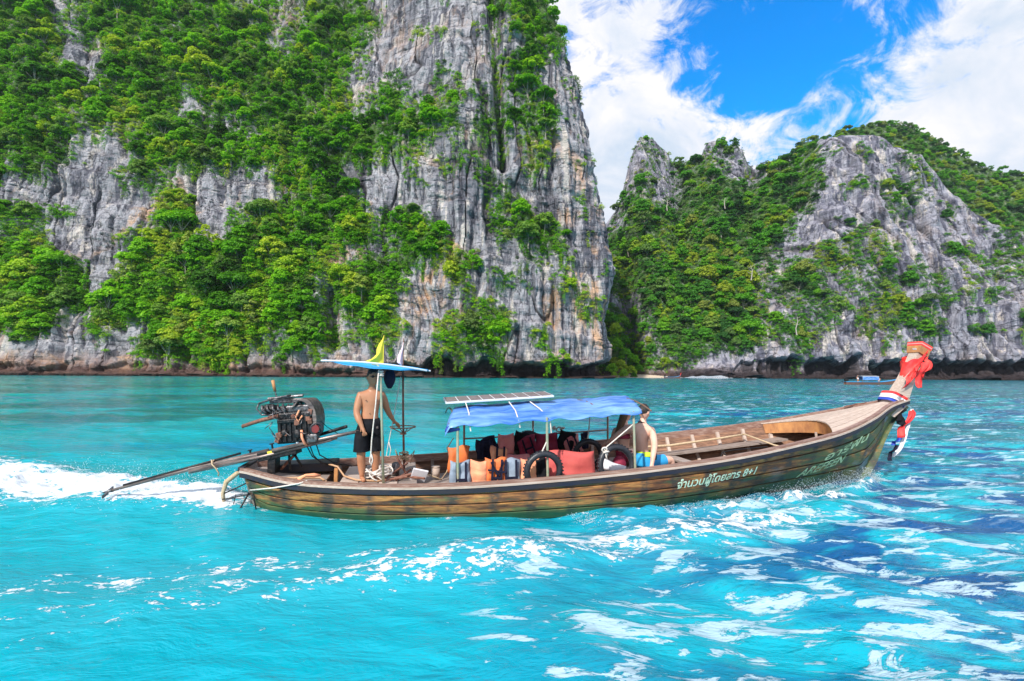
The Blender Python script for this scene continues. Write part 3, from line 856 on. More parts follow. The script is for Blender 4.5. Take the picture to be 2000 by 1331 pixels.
def water_material():
    m, nt, p, out = new_mat('lagoon_water')
    O = nt.coords('Object')
    sep = nt.new('ShaderNodeSeparateXYZ', i_0=O); x, y = sep.outputs[0], sep.outputs[1]
    far = nt.map(y, 8.0, 60.0)
    near = nt.mix(nt.map(y, 3.0, 9.0), (0.0, 0.32, 0.42), (0.0, 0.36, 0.445))
    c = nt.mix(far, near, (0.0, 0.31, 0.30))
    # seabed patches seen through the water: sand, deeper channels, reef
    n1 = nt.noise(nt.coords('Object', (0.10, 0.28, 1), (0, 0, 0.3)), 1.0, 3, 0.5, 0.6)
    n2 = nt.noise(nt.coords('Object', (0.05, 0.11, 1), loc=(3, 9, 0)), 1.0, 4, 0.6, 0.4)
    c = nt.mix(nt.math('MULTIPLY', nt.map(n1, 0.5, 0.68), 0.75), c, (0.0, 0.17, 0.37))
    right = nt.map(x, -1.0, 3.5)
    n3 = nt.noise(nt.coords('Object', (0.5, 1.1, 1), (0, 0, -0.35)), 1.0, 4, 0.6, 0.8)
    c = nt.mix(nt.math('MULTIPLY', right, nt.map(n3, 0.45, 0.56)), c, (0.0, 0.075, 0.22))
    c = nt.mix(nt.math('MULTIPLY', nt.math('MULTIPLY', right, nt.map(nt.noise(O, 0.35, 3), 0.55, 0.65)), 0.7), c, (0.0, 0.15, 0.16))
    mid = nt.math('MULTIPLY', nt.map(y, 14.0, 20.0), nt.map(y, 110.0, 60.0))
    c = nt.mix(nt.math('MULTIPLY', nt.math('MULTIPLY', mid, nt.map(n2, 0.47, 0.55)), 0.75), c, (0.0, 0.12, 0.145))
    # fine ripples
    w1 = nt.noise(nt.coords('Object', (0.8, 1.9, 1), (0, 0, -0.45)), 2.2, 5, 0.6, 0.5)
    w2 = nt.noise(nt.coords('Object', (1, 1.8, 1), (0, 0, -0.3)), 9.0, 3, 0.6, 0.2)
    w3 = nt.noise(nt.coords('Object', (0.12, 0.45, 1)), 1.6, 5, 0.65, 0.3)
    calm = nt.map(nt.math('SUBTRACT', x, nt.math('MULTIPLY', y, 0.1)), -2.5, 2.0, 0.55, 1.0)
    h = nt.math('ADD', nt.math('MULTIPLY', w1, nt.math('MULTIPLY', calm, 0.075)), nt.math('MULTIPLY', w2, nt.math('MULTIPLY', calm, 0.016)))
    h = nt.math('ADD', h, nt.math('MULTIPLY', nt.math('MULTIPLY', w3, far), 0.30))
    bm_ = nt.bump(h, 1.0, 1.0)
    # foam
    fa = nt.new('ShaderNodeAttribute', attribute_name='foam')
    fn = nt.noise(nt.coords('Object', (1.0, 1.5, 1), (0, 0, -0.3)), 2.6, 8, 0.66, 0.6)
    fn2 = nt.noise(nt.coords('Object', (1.0, 1.6, 1)), 11.0, 5, 0.7, 0.2)
    t = nt.math('ADD', fa.outputs['Fac'], nt.math('ADD', nt.math('MULTIPLY', nt.math('SUBTRACT', fn, 0.5), 2.2), nt.math('MULTIPLY', nt.math('SUBTRACT', fn2, 0.5), 1.5)))
    fmask = nt.map(t, 0.60, 0.74, 0, 1, True)
    # cloud reflections painted as thin pale sheets near the camera on the right
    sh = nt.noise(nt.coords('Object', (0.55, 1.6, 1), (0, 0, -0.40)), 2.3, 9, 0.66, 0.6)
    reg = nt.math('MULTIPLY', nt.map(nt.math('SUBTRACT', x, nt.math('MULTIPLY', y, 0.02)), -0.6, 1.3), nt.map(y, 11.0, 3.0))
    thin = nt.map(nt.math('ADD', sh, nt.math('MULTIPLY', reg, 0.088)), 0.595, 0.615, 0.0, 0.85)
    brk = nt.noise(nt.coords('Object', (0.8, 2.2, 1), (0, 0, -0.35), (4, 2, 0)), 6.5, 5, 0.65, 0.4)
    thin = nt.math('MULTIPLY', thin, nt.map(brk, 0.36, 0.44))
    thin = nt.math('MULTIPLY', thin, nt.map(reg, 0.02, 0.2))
    # ripple glints further out painted in as white; near foam flecks join them
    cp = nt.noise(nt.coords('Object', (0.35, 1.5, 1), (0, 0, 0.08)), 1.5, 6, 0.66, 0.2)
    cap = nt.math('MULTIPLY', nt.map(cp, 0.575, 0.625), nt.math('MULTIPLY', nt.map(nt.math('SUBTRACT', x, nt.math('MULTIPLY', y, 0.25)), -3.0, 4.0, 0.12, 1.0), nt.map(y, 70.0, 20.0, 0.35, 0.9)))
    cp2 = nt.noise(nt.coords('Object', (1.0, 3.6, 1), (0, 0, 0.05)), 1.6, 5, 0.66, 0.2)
    glint = nt.math('MULTIPLY', nt.map(cp2, 0.60, 0.64), nt.math('MULTIPLY', nt.map(nt.math('SUBTRACT', x, nt.math('MULTIPLY', y, 0.22)), -1.5, 2.5), nt.map(y, 60.0, 30.0, 0.0, 0.85)))
    cap = nt.math('MAXIMUM', cap, glint)
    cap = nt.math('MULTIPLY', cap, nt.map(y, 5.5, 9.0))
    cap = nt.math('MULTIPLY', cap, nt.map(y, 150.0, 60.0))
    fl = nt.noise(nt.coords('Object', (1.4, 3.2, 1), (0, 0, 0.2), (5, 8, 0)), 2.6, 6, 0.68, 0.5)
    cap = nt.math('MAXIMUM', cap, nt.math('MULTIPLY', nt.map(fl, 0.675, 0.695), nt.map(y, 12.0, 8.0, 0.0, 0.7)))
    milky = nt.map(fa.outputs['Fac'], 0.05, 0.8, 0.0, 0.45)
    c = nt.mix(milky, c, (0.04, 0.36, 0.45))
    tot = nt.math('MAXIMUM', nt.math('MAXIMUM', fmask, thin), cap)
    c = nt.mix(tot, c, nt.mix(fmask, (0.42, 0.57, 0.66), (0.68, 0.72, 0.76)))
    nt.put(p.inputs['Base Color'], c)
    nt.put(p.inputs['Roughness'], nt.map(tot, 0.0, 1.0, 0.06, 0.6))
    p.inputs['IOR'].default_value = 1.36
    nt.put(p.inputs['Normal'], nt.bump(nt.math('MULTIPLY', fn2, tot), 0.6, 0.03, bm_))
    return m


BOAT0 = (-3.812, 7.144); BTH = 0.2095; BL = 11.285
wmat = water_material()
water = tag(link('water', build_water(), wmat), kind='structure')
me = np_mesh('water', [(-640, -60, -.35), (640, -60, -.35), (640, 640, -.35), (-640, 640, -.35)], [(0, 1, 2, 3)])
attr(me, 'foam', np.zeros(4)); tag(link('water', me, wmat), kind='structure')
hz = bpy.data.materials.new('sea_haze'); hz.use_nodes = True; hn = NT(hz.node_tree); hn.n.clear()
ho = hn.new('ShaderNodeOutputMaterial'); hv = hn.new('ShaderNodeVolumePrincipled'); hn.l.new(hv.outputs[0], ho.inputs[1])
hv.inputs['Color'].default_value = (0.80, 0.90, 1.0, 1); hv.inputs['Density'].default_value = 0.00007; hv.inputs['Anisotropy'].default_value = 0.2
hb_ = bmesh.new(); bmesh.ops.create_cube(hb_, size=1.0, matrix=Matrix.Translation((0, 290, 134)) @ Matrix.Diagonal((1320, 740, 271, 1)))
hm = bpy.data.meshes.new('haze'); hb_.to_mesh(hm); hb_.free(); tag(link('haze', hm, hz), kind='stuff')

# small beach at the foot of the ravine
def beach():
    n, k = 60, 12; V = []
    for j in range(k):
        for i in range(n):
            t = i / (n - 1); px = 1186 + 118 * t; Y = 250 + j * 2.2 + 3 * math.sin(t * 5)
            q = at_depth(px, 735, Y); h = min(1.6, max(-0.3, (j - 1.2) * 0.22)) * (0.4 + 0.6 * math.sin(math.pi * min(1, max(0, t)))) + 0.1 * math.sin(i * 1.7 + j)
            V.append((q[0], Y, h - (0.5 if j == 0 else 0)))
    m, nt, p, out = new_mat('sand'); O = nt.coords('Object')
    nt.put(p.inputs['Base Color'], nt.mix(nt.noise(O, 0.6, 4), (0.72, 0.58, 0.44), (0.50, 0.38, 0.28))); p.inputs['Roughness'].default_value = 0.95
    tag(link('beach', np_mesh('beach', V, grid_quads(k, n), True), m), kind='structure')


beach()
# ------------------------------------------------------------------ mesh builder for objects
class MB:
    def __init__(s): s.bm = bmesh.new()

    def box(s, c, size, rot=(0, 0, 0), bev=0.0, taper=1.0):
        M = Matrix.Translation(Vector(c)) @ Euler(rot).to_matrix().to_4x4()
        r = bmesh.ops.create_cube(s.bm, size=1.0)
        for v in r['verts']:
            t = taper if v.co.z > 0 else 1.0
            v.co = M @ Vector((v.co.x * size[0] * t, v.co.y * size[1] * t, v.co.z * size[2]))
        if bev > 0:
            es = {e for v in r['verts'] for e in v.link_edges}
            bmesh.ops.bevel(s.bm, geom=list(es), offset=bev, segments=2, affect='EDGES', profile=0.6)
        return s

    def tube(s, pts, r, k=8, caps=True, closed=False):
        pts = [Vector(p) for p in pts]; n = len(pts)
        rr = r if isinstance(r, (list, tuple)) else [r] * n
        rings = []; prev = None
        for i, p in enumerate(pts):
            a = pts[i - 1] if (i > 0 or closed) else pts[i]; b = pts[(i + 1) % n] if (i < n - 1 or closed) else pts[i]
            t = (b - a).normalized()
            if prev is None: nrm = t.orthogonal().normalized()
            else: nrm = (prev - t * prev.dot(t)).normalized()
            prev = nrm; bi = t.cross(nrm)
            rings.append([s.bm.verts.new(p + (nrm * math.cos(6.28318 * q / k) + bi * math.sin(6.28318 * q / k)) * rr[i]) for q in range(k)])
        seq = list(zip(rings, rings[1:])) + ([(rings[-1], rings[0])] if closed else [])
        for A, B in seq:
            for q in range(k):
                try: s.bm.faces.new((A[q], A[(q + 1) % k], B[(q + 1) % k], B[q]))
                except ValueError: pass
        if caps and not closed:
            s.bm.faces.new(rings[0][::-1]); s.bm.faces.new(rings[-1])
        return s

    def grid(s, P):
        """P: rows of points"""
        R = [[s.bm.verts.new(Vector(p)) for p in row] for row in P]
        for a, b in zip(R, R[1:]):
            for i in range(len(a) - 1):
                s.bm.faces.new((a[i], a[i + 1], b[i + 1], b[i]))
        return s

    def slab(s, P, nrm_off):
        """a grid with thickness: P rows of points, nrm_off rows of offset vectors"""
        A = [[s.bm.verts.new(Vector(p)) for p in row] for row in P]
        B = [[s.bm.verts.new(Vector(p) + Vector(o)) for p, o in zip(r1, r2)] for r1, r2 in zip(P, nrm_off)]
        nr, nc = len(A), len(A[0])
        for i in range(nr - 1):
            for j in range(nc - 1):
                s.bm.faces.new((A[i][j], A[i][j + 1], A[i + 1][j + 1], A[i + 1][j]))
                s.bm.faces.new((B[i][j], B[i + 1][j], B[i + 1][j + 1], B[i][j + 1]))
        for j in range(nc - 1):
            s.bm.faces.new((A[0][j + 1], A[0][j], B[0][j], B[0][j + 1])); s.bm.faces.new((A[-1][j], A[-1][j + 1], B[-1][j + 1], B[-1][j]))
        for i in range(nr - 1):
            s.bm.faces.new((A[i][0], A[i + 1][0], B[i + 1][0], B[i][0])); s.bm.faces.new((A[i + 1][-1], A[i][-1], B[i][-1], B[i + 1][-1]))
        return s

    def ball(s, c, r, sc=(1, 1, 1), seg=12, rot=(0, 0, 0)):
        M = Matrix.Translation(Vector(c)) @ Euler(rot).to_matrix().to_4x4() @ Matrix.Diagonal((*[r * q for q in sc], 1))
        bmesh.ops.create_uvsphere(s.bm, u_segments=seg, v_segments=max(6, seg // 2 + 1), radius=1.0, matrix=M)
        return s

    def torus(s, c, R, r, rot=(0, 0, 0), k=28, m=10, arc=6.28318, squash=1.0):
        E = Euler(rot).to_matrix(); c = Vector(c)
        full = arc > 6.2
        pts = [c + E @ Vector((math.cos(arc * i / k) * R, 0, math.sin(arc * i / k) * R * squash)) for i in range(k if full else k + 1)]
        return s.tube(pts, r, m, True, full)

    def build(s, name, mat, parent=None, smooth=False, loc=None):
        bmesh.ops.recalc_face_normals(s.bm, faces=s.bm.faces[:])
        me = bpy.data.meshes.new(name); s.bm.to_mesh(me); s.bm.free()
        if smooth:
            me.polygons.foreach_set('use_smooth', [True] * len(me.polygons))
        return link(name, me, mat, parent, loc)


def simple_mat(name, c, rough=0.6, metal=0.0, c2=None, scale=6.0, stretch=(1, 1, 1), bump=0.0, spec=0.5, contrast=(0.35, 0.65), vary=0.0):
    m, nt, p, out = new_mat(name)
    if c2 is not None:
        n = nt.noise(nt.coords('Object', stretch), scale, 5, 0.65, 0.2)
        cc = nt.mix(nt.map(n, *contrast), c, c2)
        if vary:
            oi = nt.new('ShaderNodeObjectInfo'); cc = nt.mix(nt.math('MULTIPLY', oi.outputs['Random'], vary), cc, tuple(q * 0.45 for q in c2))
        nt.put(p.inputs['Base Color'], cc)
        if bump: nt.put(p.inputs['Normal'], nt.bump(n, bump, 0.02))
    else: nt.put(p.inputs['Base Color'], c)
    p.inputs['Roughness'].default_value = rough; p.inputs['Metallic'].default_value = metal; p.inputs['Specular IOR Level'].default_value = spec
    return m


M = {}
M['grey_wood'] = simple_mat('grey_wood', (0.42, 0.35, 0.31), 0.8, 0, (0.22, 0.16, 0.13), 9, (0.35, 4, 4), 0.4, vary=0.35)
M['pale_wood'] = simple_mat('pale_wood', (0.62, 0.50, 0.42), 0.75, 0, (0.42, 0.31, 0.25), 8, (0.25, 5, 5), 0.3, vary=0.25)
M['rail_wood'] = simple_mat('rail_wood', (0.22, 0.115, 0.085), 0.55, 0, (0.46, 0.33, 0.27), 7, (0.3, 5, 5), 0.3, contrast=(0.45, 0.75))
M['inner_wood'] = simple_mat('inner_wood', (0.33, 0.17, 0.10), 0.7, 0, (0.11, 0.055, 0.035), 7, (0.3, 3, 4), 0.4)
M['orange_wood'] = simple_mat('orange_wood', (0.62, 0.29, 0.10), 0.6, 0, (0.34, 0.14, 0.06), 6, (1, 1, 0.5), 0.3)
M['blue_rail'] = simple_mat('blue_rail', (0.006, 0.012, 0.032), 0.6, 0, (0.03, 0.022, 0.022), 8, (0.3, 2, 2), 0.2)
M['post_metal'] = simple_mat('post_metal', (0.22, 0.17, 0.14), 0.5, 0.5, (0.36, 0.15, 0.08), 9, (1, 1, 1), 0.2)
M['green_post'] = simple_mat('green_post', (0.20, 0.32, 0.22), 0.5, 0.1, (0.42, 0.36, 0.26), 10)
M['rope'] = simple_mat('rope', (0.62, 0.47, 0.30), 0.9, 0, (0.40, 0.28, 0.17), 60)
M['white_rope'] = simple_mat('white_rope', (0.80, 0.76, 0.68), 0.9, 0, (0.55, 0.45, 0.40), 60)
M['hose'] = simple_mat('hose', (0.60, 0.36, 0.20), 0.45, 0, (0.42, 0.24, 0.13), 8)
M['rubber'] = simple_mat('rubber', (0.012, 0.013, 0.018), 0.42, 0, (0.03, 0.032, 0.04), 14, (1, 1, 1), 0.3)
M['engine_black'] = simple_mat('engine_black', (0.012, 0.012, 0.014), 0.4, 0.3, (0.07, 0.055, 0.05), 18, (1, 1, 1), 0.6, contrast=(0.5, 0.8))
M['engine_metal'] = simple_mat('engine_metal', (0.24, 0.23, 0.24), 0.4, 0.7, (0.04, 0.03, 0.028), 22, (1, 1, 1), 0.5)
M['rust'] = simple_mat('rust', (0.16, 0.06, 0.045), 0.7, 0.3, (0.30, 0.14, 0.09), 20)
M['red_paint'] = simple_mat('red_paint', (0.28, 0.02, 0.02), 0.5, 0.1, (0.15, 0.03, 0.03), 20)
M['shaft_metal'] = simple_mat('shaft_metal', (0.10, 0.08, 0.08), 0.4, 0.6, (0.34, 0.26, 0.23), 8, (0.5, 3, 3), 0.3)
M['tarp'] = simple_mat('blue_tarp', (0.025, 0.13, 0.48), 0.38, 0, (0.22, 0.42, 0.76), 2.6, (0.5, 2.2, 1), 0.9, contrast=(0.38, 0.66))
M['dark_blue'] = simple_mat('dark_blue_cloth', (0.02, 0.06, 0.30), 0.6)
M['white_metal'] = simple_mat('white_frame', (0.78, 0.80, 0.84), 0.35, 0.2)
M['solar'] = simple_mat('solar_cell', (0.20, 0.15, 0.17), 0.25, 0.1, (0.30, 0.24, 0.25), 5, (1, 1, 1), 0, 0.6)
M['skin'] = simple_mat('tanned_skin', (0.42, 0.18, 0.095), 0.42, 0, (0.50, 0.23, 0.125), 5, (1, 1, 1), 0.0, 0.4)
M['pale_skin'] = simple_mat('pale_skin', (0.80, 0.50, 0.38), 0.5, 0, (0.72, 0.40, 0.29), 5, (1, 1, 1), 0.0, 0.4)
M['hair'] = simple_mat('dark_hair', (0.012, 0.009, 0.008), 0.45, 0, (0.03, 0.02, 0.015), 40, (3, 3, 0.5), 0.6)
M['brown_hair'] = simple_mat('brown_hair', (0.10, 0.05, 0.025), 0.5, 0, (0.20, 0.11, 0.05), 30, (4, 4, 0.5), 0.6)
M['black_cloth'] = simple_mat('black_cloth', (0.005, 0.005, 0.007), 0.85, 0, (0.012, 0.012, 0.016), 12, spec=0.2)
M['glass_black'] = simple_mat('dark_lens', (0.005, 0.005, 0.006), 0.08)
M['orange'] = simple_mat('orange_fabric', (0.88, 0.22, 0.05), 0.75, 0, (0.70, 0.15, 0.05), 5, (1, 1, 1), 0.2)
M['faded_orange'] = simple_mat('faded_orange_fabric', (0.90, 0.42, 0.22), 0.8, 0, (0.80, 0.28, 0.16), 5, (1, 1, 1), 0.2)
M['salmon'] = simple_mat('salmon_foam', (0.70, 0.13, 0.11), 0.75, 0, (0.58, 0.09, 0.085), 4, (1, 1, 1), 0.15)
M['grey_fabric'] = simple_mat('grey_blue_fabric', (0.30, 0.36, 0.44), 0.85, 0, (0.20, 0.25, 0.32), 7, (1, 1, 1), 0.2)
M['maroon'] = simple_mat('maroon_fabric', (0.36, 0.02, 0.06), 0.7, 0, (0.22, 0.01, 0.04), 5, (1, 1, 1), 0.2)
M['pink'] = simple_mat('pink_fabric', (0.80, 0.22, 0.24), 0.75, 0, (0.88, 0.36, 0.30), 4)
M['navy'] = simple_mat('navy_fabric', (0.008, 0.009, 0.022), 0.85, 0, (0.02, 0.02, 0.045), 8, spec=0.2)
M['red_cloth'] = simple_mat('red_cloth', (0.80, 0.015, 0.025), 0.6, 0, (0.88, 0.07, 0.05), 3)
M['yellow'] = simple_mat('yellow_cloth', (0.85, 0.72, 0.05), 0.7, 0, (0.78, 0.60, 0.05), 4)
M['white_cloth'] = simple_mat('white_cloth', (0.82, 0.80, 0.82), 0.7, 0, (0.72, 0.68, 0.72), 6)
M['blue_ribbon'] = simple_mat('blue_ribbon', (0.02, 0.06, 0.42), 0.6)
M['pink_cloth'] = simple_mat('pink_cloth', (0.78, 0.50, 0.52), 0.7, 0, (0.85, 0.70, 0.70), 5)
M['cyan_cloth'] = simple_mat('cyan_cloth', (0.02, 0.40, 0.78), 0.7, 0, (0.03, 0.30, 0.66), 6)
M['lime_cloth'] = simple_mat('lime_cloth', (0.55, 0.78, 0.04), 0.7)


def hull_material():
    m, nt, p, out = new_mat('weathered_hull')
    O = nt.coords('Object')
    sep = nt.new('ShaderNodeSeparateXYZ', i_0=O)
    oi = nt.new('ShaderNodeObjectInfo')
    off = nt.new('ShaderNodeVectorMath', operation='MULTIPLY_ADD'); nt.put(off.inputs[0], O); off.inputs[1].default_value = (0.55, 2.2, 5.0)
    cxx = nt.new('ShaderNodeCombineXYZ', i_0=nt.math('MULTIPLY', oi.outputs['Random'], 17.0)); nt.put(off.inputs[2], cxx.outputs[0])
    g1 = nt.noise(off.outputs[0], 2.2, 7, 0.68, 0.25)
    g2 = nt.noise(nt.coords('Object', (0.9, 3, 22)), 5.0, 4, 0.6)
    wood = nt.ramp(g1, [(0.37, (0.03, 0.016, 0.012)), (0.46, (0.17, 0.065, 0.024)), (0.54, (0.40, 0.17, 0.045)), (0.70, (0.64, 0.34, 0.10))])
    wood = nt.mix(nt.math('MULTIPLY', nt.map(g2, 0.48, 0.60), 0.7), wood, (0.16, 0.075, 0.035))
    # remains of green paint
    gp = nt.noise(nt.coords('Object', (0.35, 1, 2.4), loc=(2, 0, 1)), 1.9, 6, 0.7, 0.3)
    bowness = nt.map(sep.outputs[0], 7.6, 9.0, 0.0, 0.13)
    lowness = nt.map(sep.outputs[2], 0.22, 0.02, 0.0, 0.20)
    gm = nt.map(nt.math('ADD', nt.math('ADD', gp, bowness), lowness), 0.53, 0.61)
    green = nt.mix(nt.noise(O, 3.0, 4), (0.012, 0.055, 0.030), (0.06, 0.19, 0.06))
    c = nt.mix(nt.math('MULTIPLY', gm, 0.75), wood, green)
    bl = nt.map(nt.noise(nt.coords('Object', (0.5, 1, 1.6), loc=(9, 4, 2)), 1.7, 5, 0.65), 0.57, 0.66)
    c = nt.mix(nt.math('MULTIPLY', nt.math('MULTIPLY', bl, nt.map(sep.outputs[0], 6.5, 9.5)), 0.75), c, (0.20, 0.26, 0.33))
    # dark stains at the fastenings of the frames
    fx = nt.math('FRACT', nt.math('DIVIDE', nt.math('ADD', sep.outputs[0], nt.math('MULTIPLY', nt.noise(O, 2.5, 3), 0.25)), 0.54))
    st = nt.map(nt.math('ABSOLUTE', nt.math('SUBTRACT', fx, 0.5)), 0.20, 0.07, 0.0, 1.0)
    st = nt.math('MULTIPLY', st, nt.map(nt.noise(nt.coords('Object', (1, 1, 2.5)), 6.0, 4, 0.7), 0.38, 0.54))
    c = nt.mix(nt.math('MULTIPLY', st, 0.8), c, (0.03, 0.035, 0.035))
    # weed at the waterline
    wl = nt.map(nt.math('ADD', sep.outputs[2], nt.math('MULTIPLY', nt.noise(nt.coords('Object', (1, 1, 1)), 3.0, 4), 0.14)), 0.17, 0.08)
    c = nt.mix(nt.math('MULTIPLY', wl, 0.85), c, nt.mix(nt.noise(O, 5, 4), (0.008, 0.045, 0.022), (0.015, 0.13, 0.055)))
    nt.put(p.inputs['Base Color'], c)
    nt.put(p.inputs['Roughness'], nt.map(g1, 0.3, 0.7, 0.45, 0.75))
    nt.put(p.inputs['Normal'], nt.bump(nt.math('ADD', g1, g2), 0.5, 0.02))
    return m


M['hull'] = hull_material()

# ------------------------------------------------------------------ the long-tail boat
UK = np.array([0, .68, 1.58, 2.82, 4.29, 5.64, 7.0, 8.35, 9.48, 10.5, 11.285, 11.8])
BB = np.array([.295, .703, 1.022, 1.25, 1.326, 1.332, 1.28, 1.10, .88, .54, .22, .11])
GG = np.array([.572, .483, .451, .452, .505, .585, .70, .849, 1.004, 1.21, 1.401, 1.50])
WW = np.array([.17, .44, .857, 1.12, 1.19, 1.127, .80, .47, .24, .09, .03, .03])
ZK = lambda u: np.interp(u, [0, .3, 10.4, 10.66, 11.03, 11.26, 11.5, 11.8], [0.0, -.10, -.10, .12, .52, .85, 1.12, 1.36])


def sm(vals, u):
    t = np.gradient(vals, UK); k = int(np.clip(np.searchsorted(UK, u) - 1, 0, len(UK) - 2)); h = UK[k + 1] - UK[k]; x = (u - UK[k]) / h
    return vals[k] * (2 * x**3 - 3 * x**2 + 1) + t[k] * h * (x**3 - 2 * x**2 + x) + vals[k + 1] * (-2 * x**3 + 3 * x**2) + t[k + 1] * h * (x**3 - x**2)


gB = lambda u: float(sm(BB, u)); gG = lambda u: float(sm(GG, u)); gW = lambda u: float(max(0.02, sm(WW, u)))


def hull_pt(u, t, side=-1, inset=0.0):
    """t 0 at the gunwale, 1 at the lower edge"""
    b, g, w, zk = gB(u), gG(u), gW(u), float(ZK(u))
    v = b + (w - b) * (t ** 1.25) + 0.05 * math.sin(math.pi * t) * min(1, b)
    z = g + (zk - g) * t
    return Vector((u + 0.17 * t * max(0, 1 - u / 0.7) , side * (v - inset), z))


boat = empty('longtail_boat', (BOAT0[0], BOAT0[1], 0), BTH, 'long wooden longtail boat with weathered plank hull, tall prow and blue tarpaulin canopy', 'boat')
BMx = Matrix.Translation(Vector((BOAT0[0], BOAT0[1], 0))) @ Matrix.Rotation(BTH, 4, 'Z')


def W(u, v, z): return BMx @ Vector((u, v, z))


# strakes: five planks a side, seams recessed
seams = [0.0, 0.21, 0.44, 0.68, 0.92, 1.25]
US = list(np.linspace(0.0, 11.78, 110))
for side in (-1, 1):
    for k in range(5):
        t0, t1 = seams[k] + 0.012, seams[k + 1] - 0.012
        P, Off = [], []
        for u in US:
            row, offr = [], []
            for q in (0, .06, .5, .94, 1):
                t = t0 + (t1 - t0) * q
                pt = hull_pt(u, t, side)
                edge_in = 0.006 if q in (0, 1) else 0.0
                pt.y -= side * edge_in
                row.append(pt); offr.append(Vector((0, -side * 0.03, 0)))
            P.append(row); Off.append(offr)
        MB().slab(P, Off).build('hull_plank', M['hull'], boat)
    # inner lining
    P = [[hull_pt(u, t, side, 0.034) for t in (0.0, .3, .6, .9, 1.05)] for u in US[1:-6]]
    Off = [[Vector((0, -side * 0.012, 0))] * 5 for _ in P]
    MB().slab(P, Off).build('inner_lining', M['inner_wood'], boat)
    # gunwale cap, pale edge strip and dark blue rubbing strake
    P = []; 
    def rail(name, mat, v0, v1, z0, z1, ue=11.79):
        m = MB(); rows = []
        for u in np.linspace(-0.03, ue, 110):
            b, g = gB(max(0, u)), gG(max(0, u))
            rows.append([m.bm.verts.new((u, side * (b + a), g + c)) for a, c in ((v0, z0), (v1, z0), (v1, z1), (v0, z1))])
        for A, B in zip(rows, rows[1:]):
            for i in range(4): m.bm.faces.new((A[i], A[(i + 1) % 4], B[(i + 1) % 4], B[i]))
        m.bm.faces.new(rows[0]); m.bm.faces.new(rows[-1][::-1])
        return m.build(name, mat, boat)
    rail('gunwale', M['rail_wood'], -0.060, 0.018, 0.0, 0.032)
    rail('edge_strip', M['pale_wood'], 0.001, 0.040, -0.030, -0.002)
    rail('rubbing_strake', M['blue_rail'], 0.001, 0.030, -0.095, -0.032)
    rail('inner_rail', M['rail_wood'], -0.075, -0.040, -0.085, -0.002, 9.7)
# keel/bottom and floor
P = [[Vector((u, -gW(u) * 0.9, float(ZK(u)) - 0.10)), Vector((u, 0, float(ZK(u)) - 0.22)), Vector((u, gW(u) * 0.9, float(ZK(u)) - 0.10))] for u in US if u < 10.6]
MB().slab(P, [[Vector((0, 0, -0.02))] * 3 for _ in P]).build('keel_planking', M['hull'], boat)
# stem board
P = []
for u in np.linspace(10.45, 11.85, 14):
    z = float(ZK(min(u, 11.8))); P.append([Vector((u + 0.035, -0.035, z - 0.02)), Vector((u + 0.07, 0, z - 0.05)), Vector((u + 0.035, 0.035, z - 0.02))])
MB().slab(P, [[Vector((-0.09, 0, 0.05))] * 3 for _ in P]).build('stem', M['hull'], boat)
# transom
m = MB(); rows = [[(0.17 * t - 0.012, s_ * (gB(0) + (gW(0) - gB(0)) * t), gG(0) + (-.05 - gG(0)) * t) for s_ in (-1, -.33, .33, 1)] for t in (0, .33, .66, 1)]
m.slab([[Vector(p) for p in r] for r in rows], [[Vector((0.045, 0, 0.01))] * 4 for _ in rows]).build('transom', M['grey_wood'], boat)
MB().box((-0.015, 0, gG(0) + 0.012), (0.09, 0.62, 0.06), bev=0.01).build('transom_cap', M['blue_rail'], boat)

# frames
for i in range(17):
    u = 1.15 + 0.515 * i
    if u > 9.5: break
    for side in (-1, 1):
        P = []
        for t in np.linspace(0.06, 1.0, 6):
            a = hull_pt(u - 0.028, t, side, 0.048); b = hull_pt(u + 0.028, t, side, 0.048); P.append([a, b])
        MB().slab(P, [[Vector((0, -side * 0.05, 0))] * 2 for _ in P]).build('frame', M['pale_wood'] if u > 5.5 else M['grey_wood'], boat)
# floor boards
for k in range(7):
    v0 = -0.84 + k * 0.24; P = []
    for u in np.linspace(1.2, 9.4, 30):
        wv = max(0.10, min(gW(u), 1.0) + 0.05)
        a, b = max(-wv, min(wv, v0)), max(-wv, min(wv, v0 + 0.228))
        z = 0.13 + 0.05 * max(0, u - 5.5)
        P.append([Vector((u, a, z)), Vector((u, b, z))])
    MB().slab(P, [[Vector((0, 0, 0.025))] * 2 for _ in P]).build('floor_board', M['grey_wood'], boat)
# side benches in the open forward part
for side in (-1, 1):
    P = [[Vector((u, side * (gB(u) - 0.18), gG(u) - 0.30)), Vector((u, side * (gB(u) - 0.46), gG(u) - 0.30))] for u in np.linspace(2.4, 9.5, 24)]
    MB().slab(P, [[Vector((0, 0, -0.035))] * 2 for _ in P]).build('side_bench', M['grey_wood'], boat)
MB().box((7.2, 0.02, 0.36), (0.22, 1.9, 0.04), bev=0.006).build('thwart', M['grey_wood'], boat)
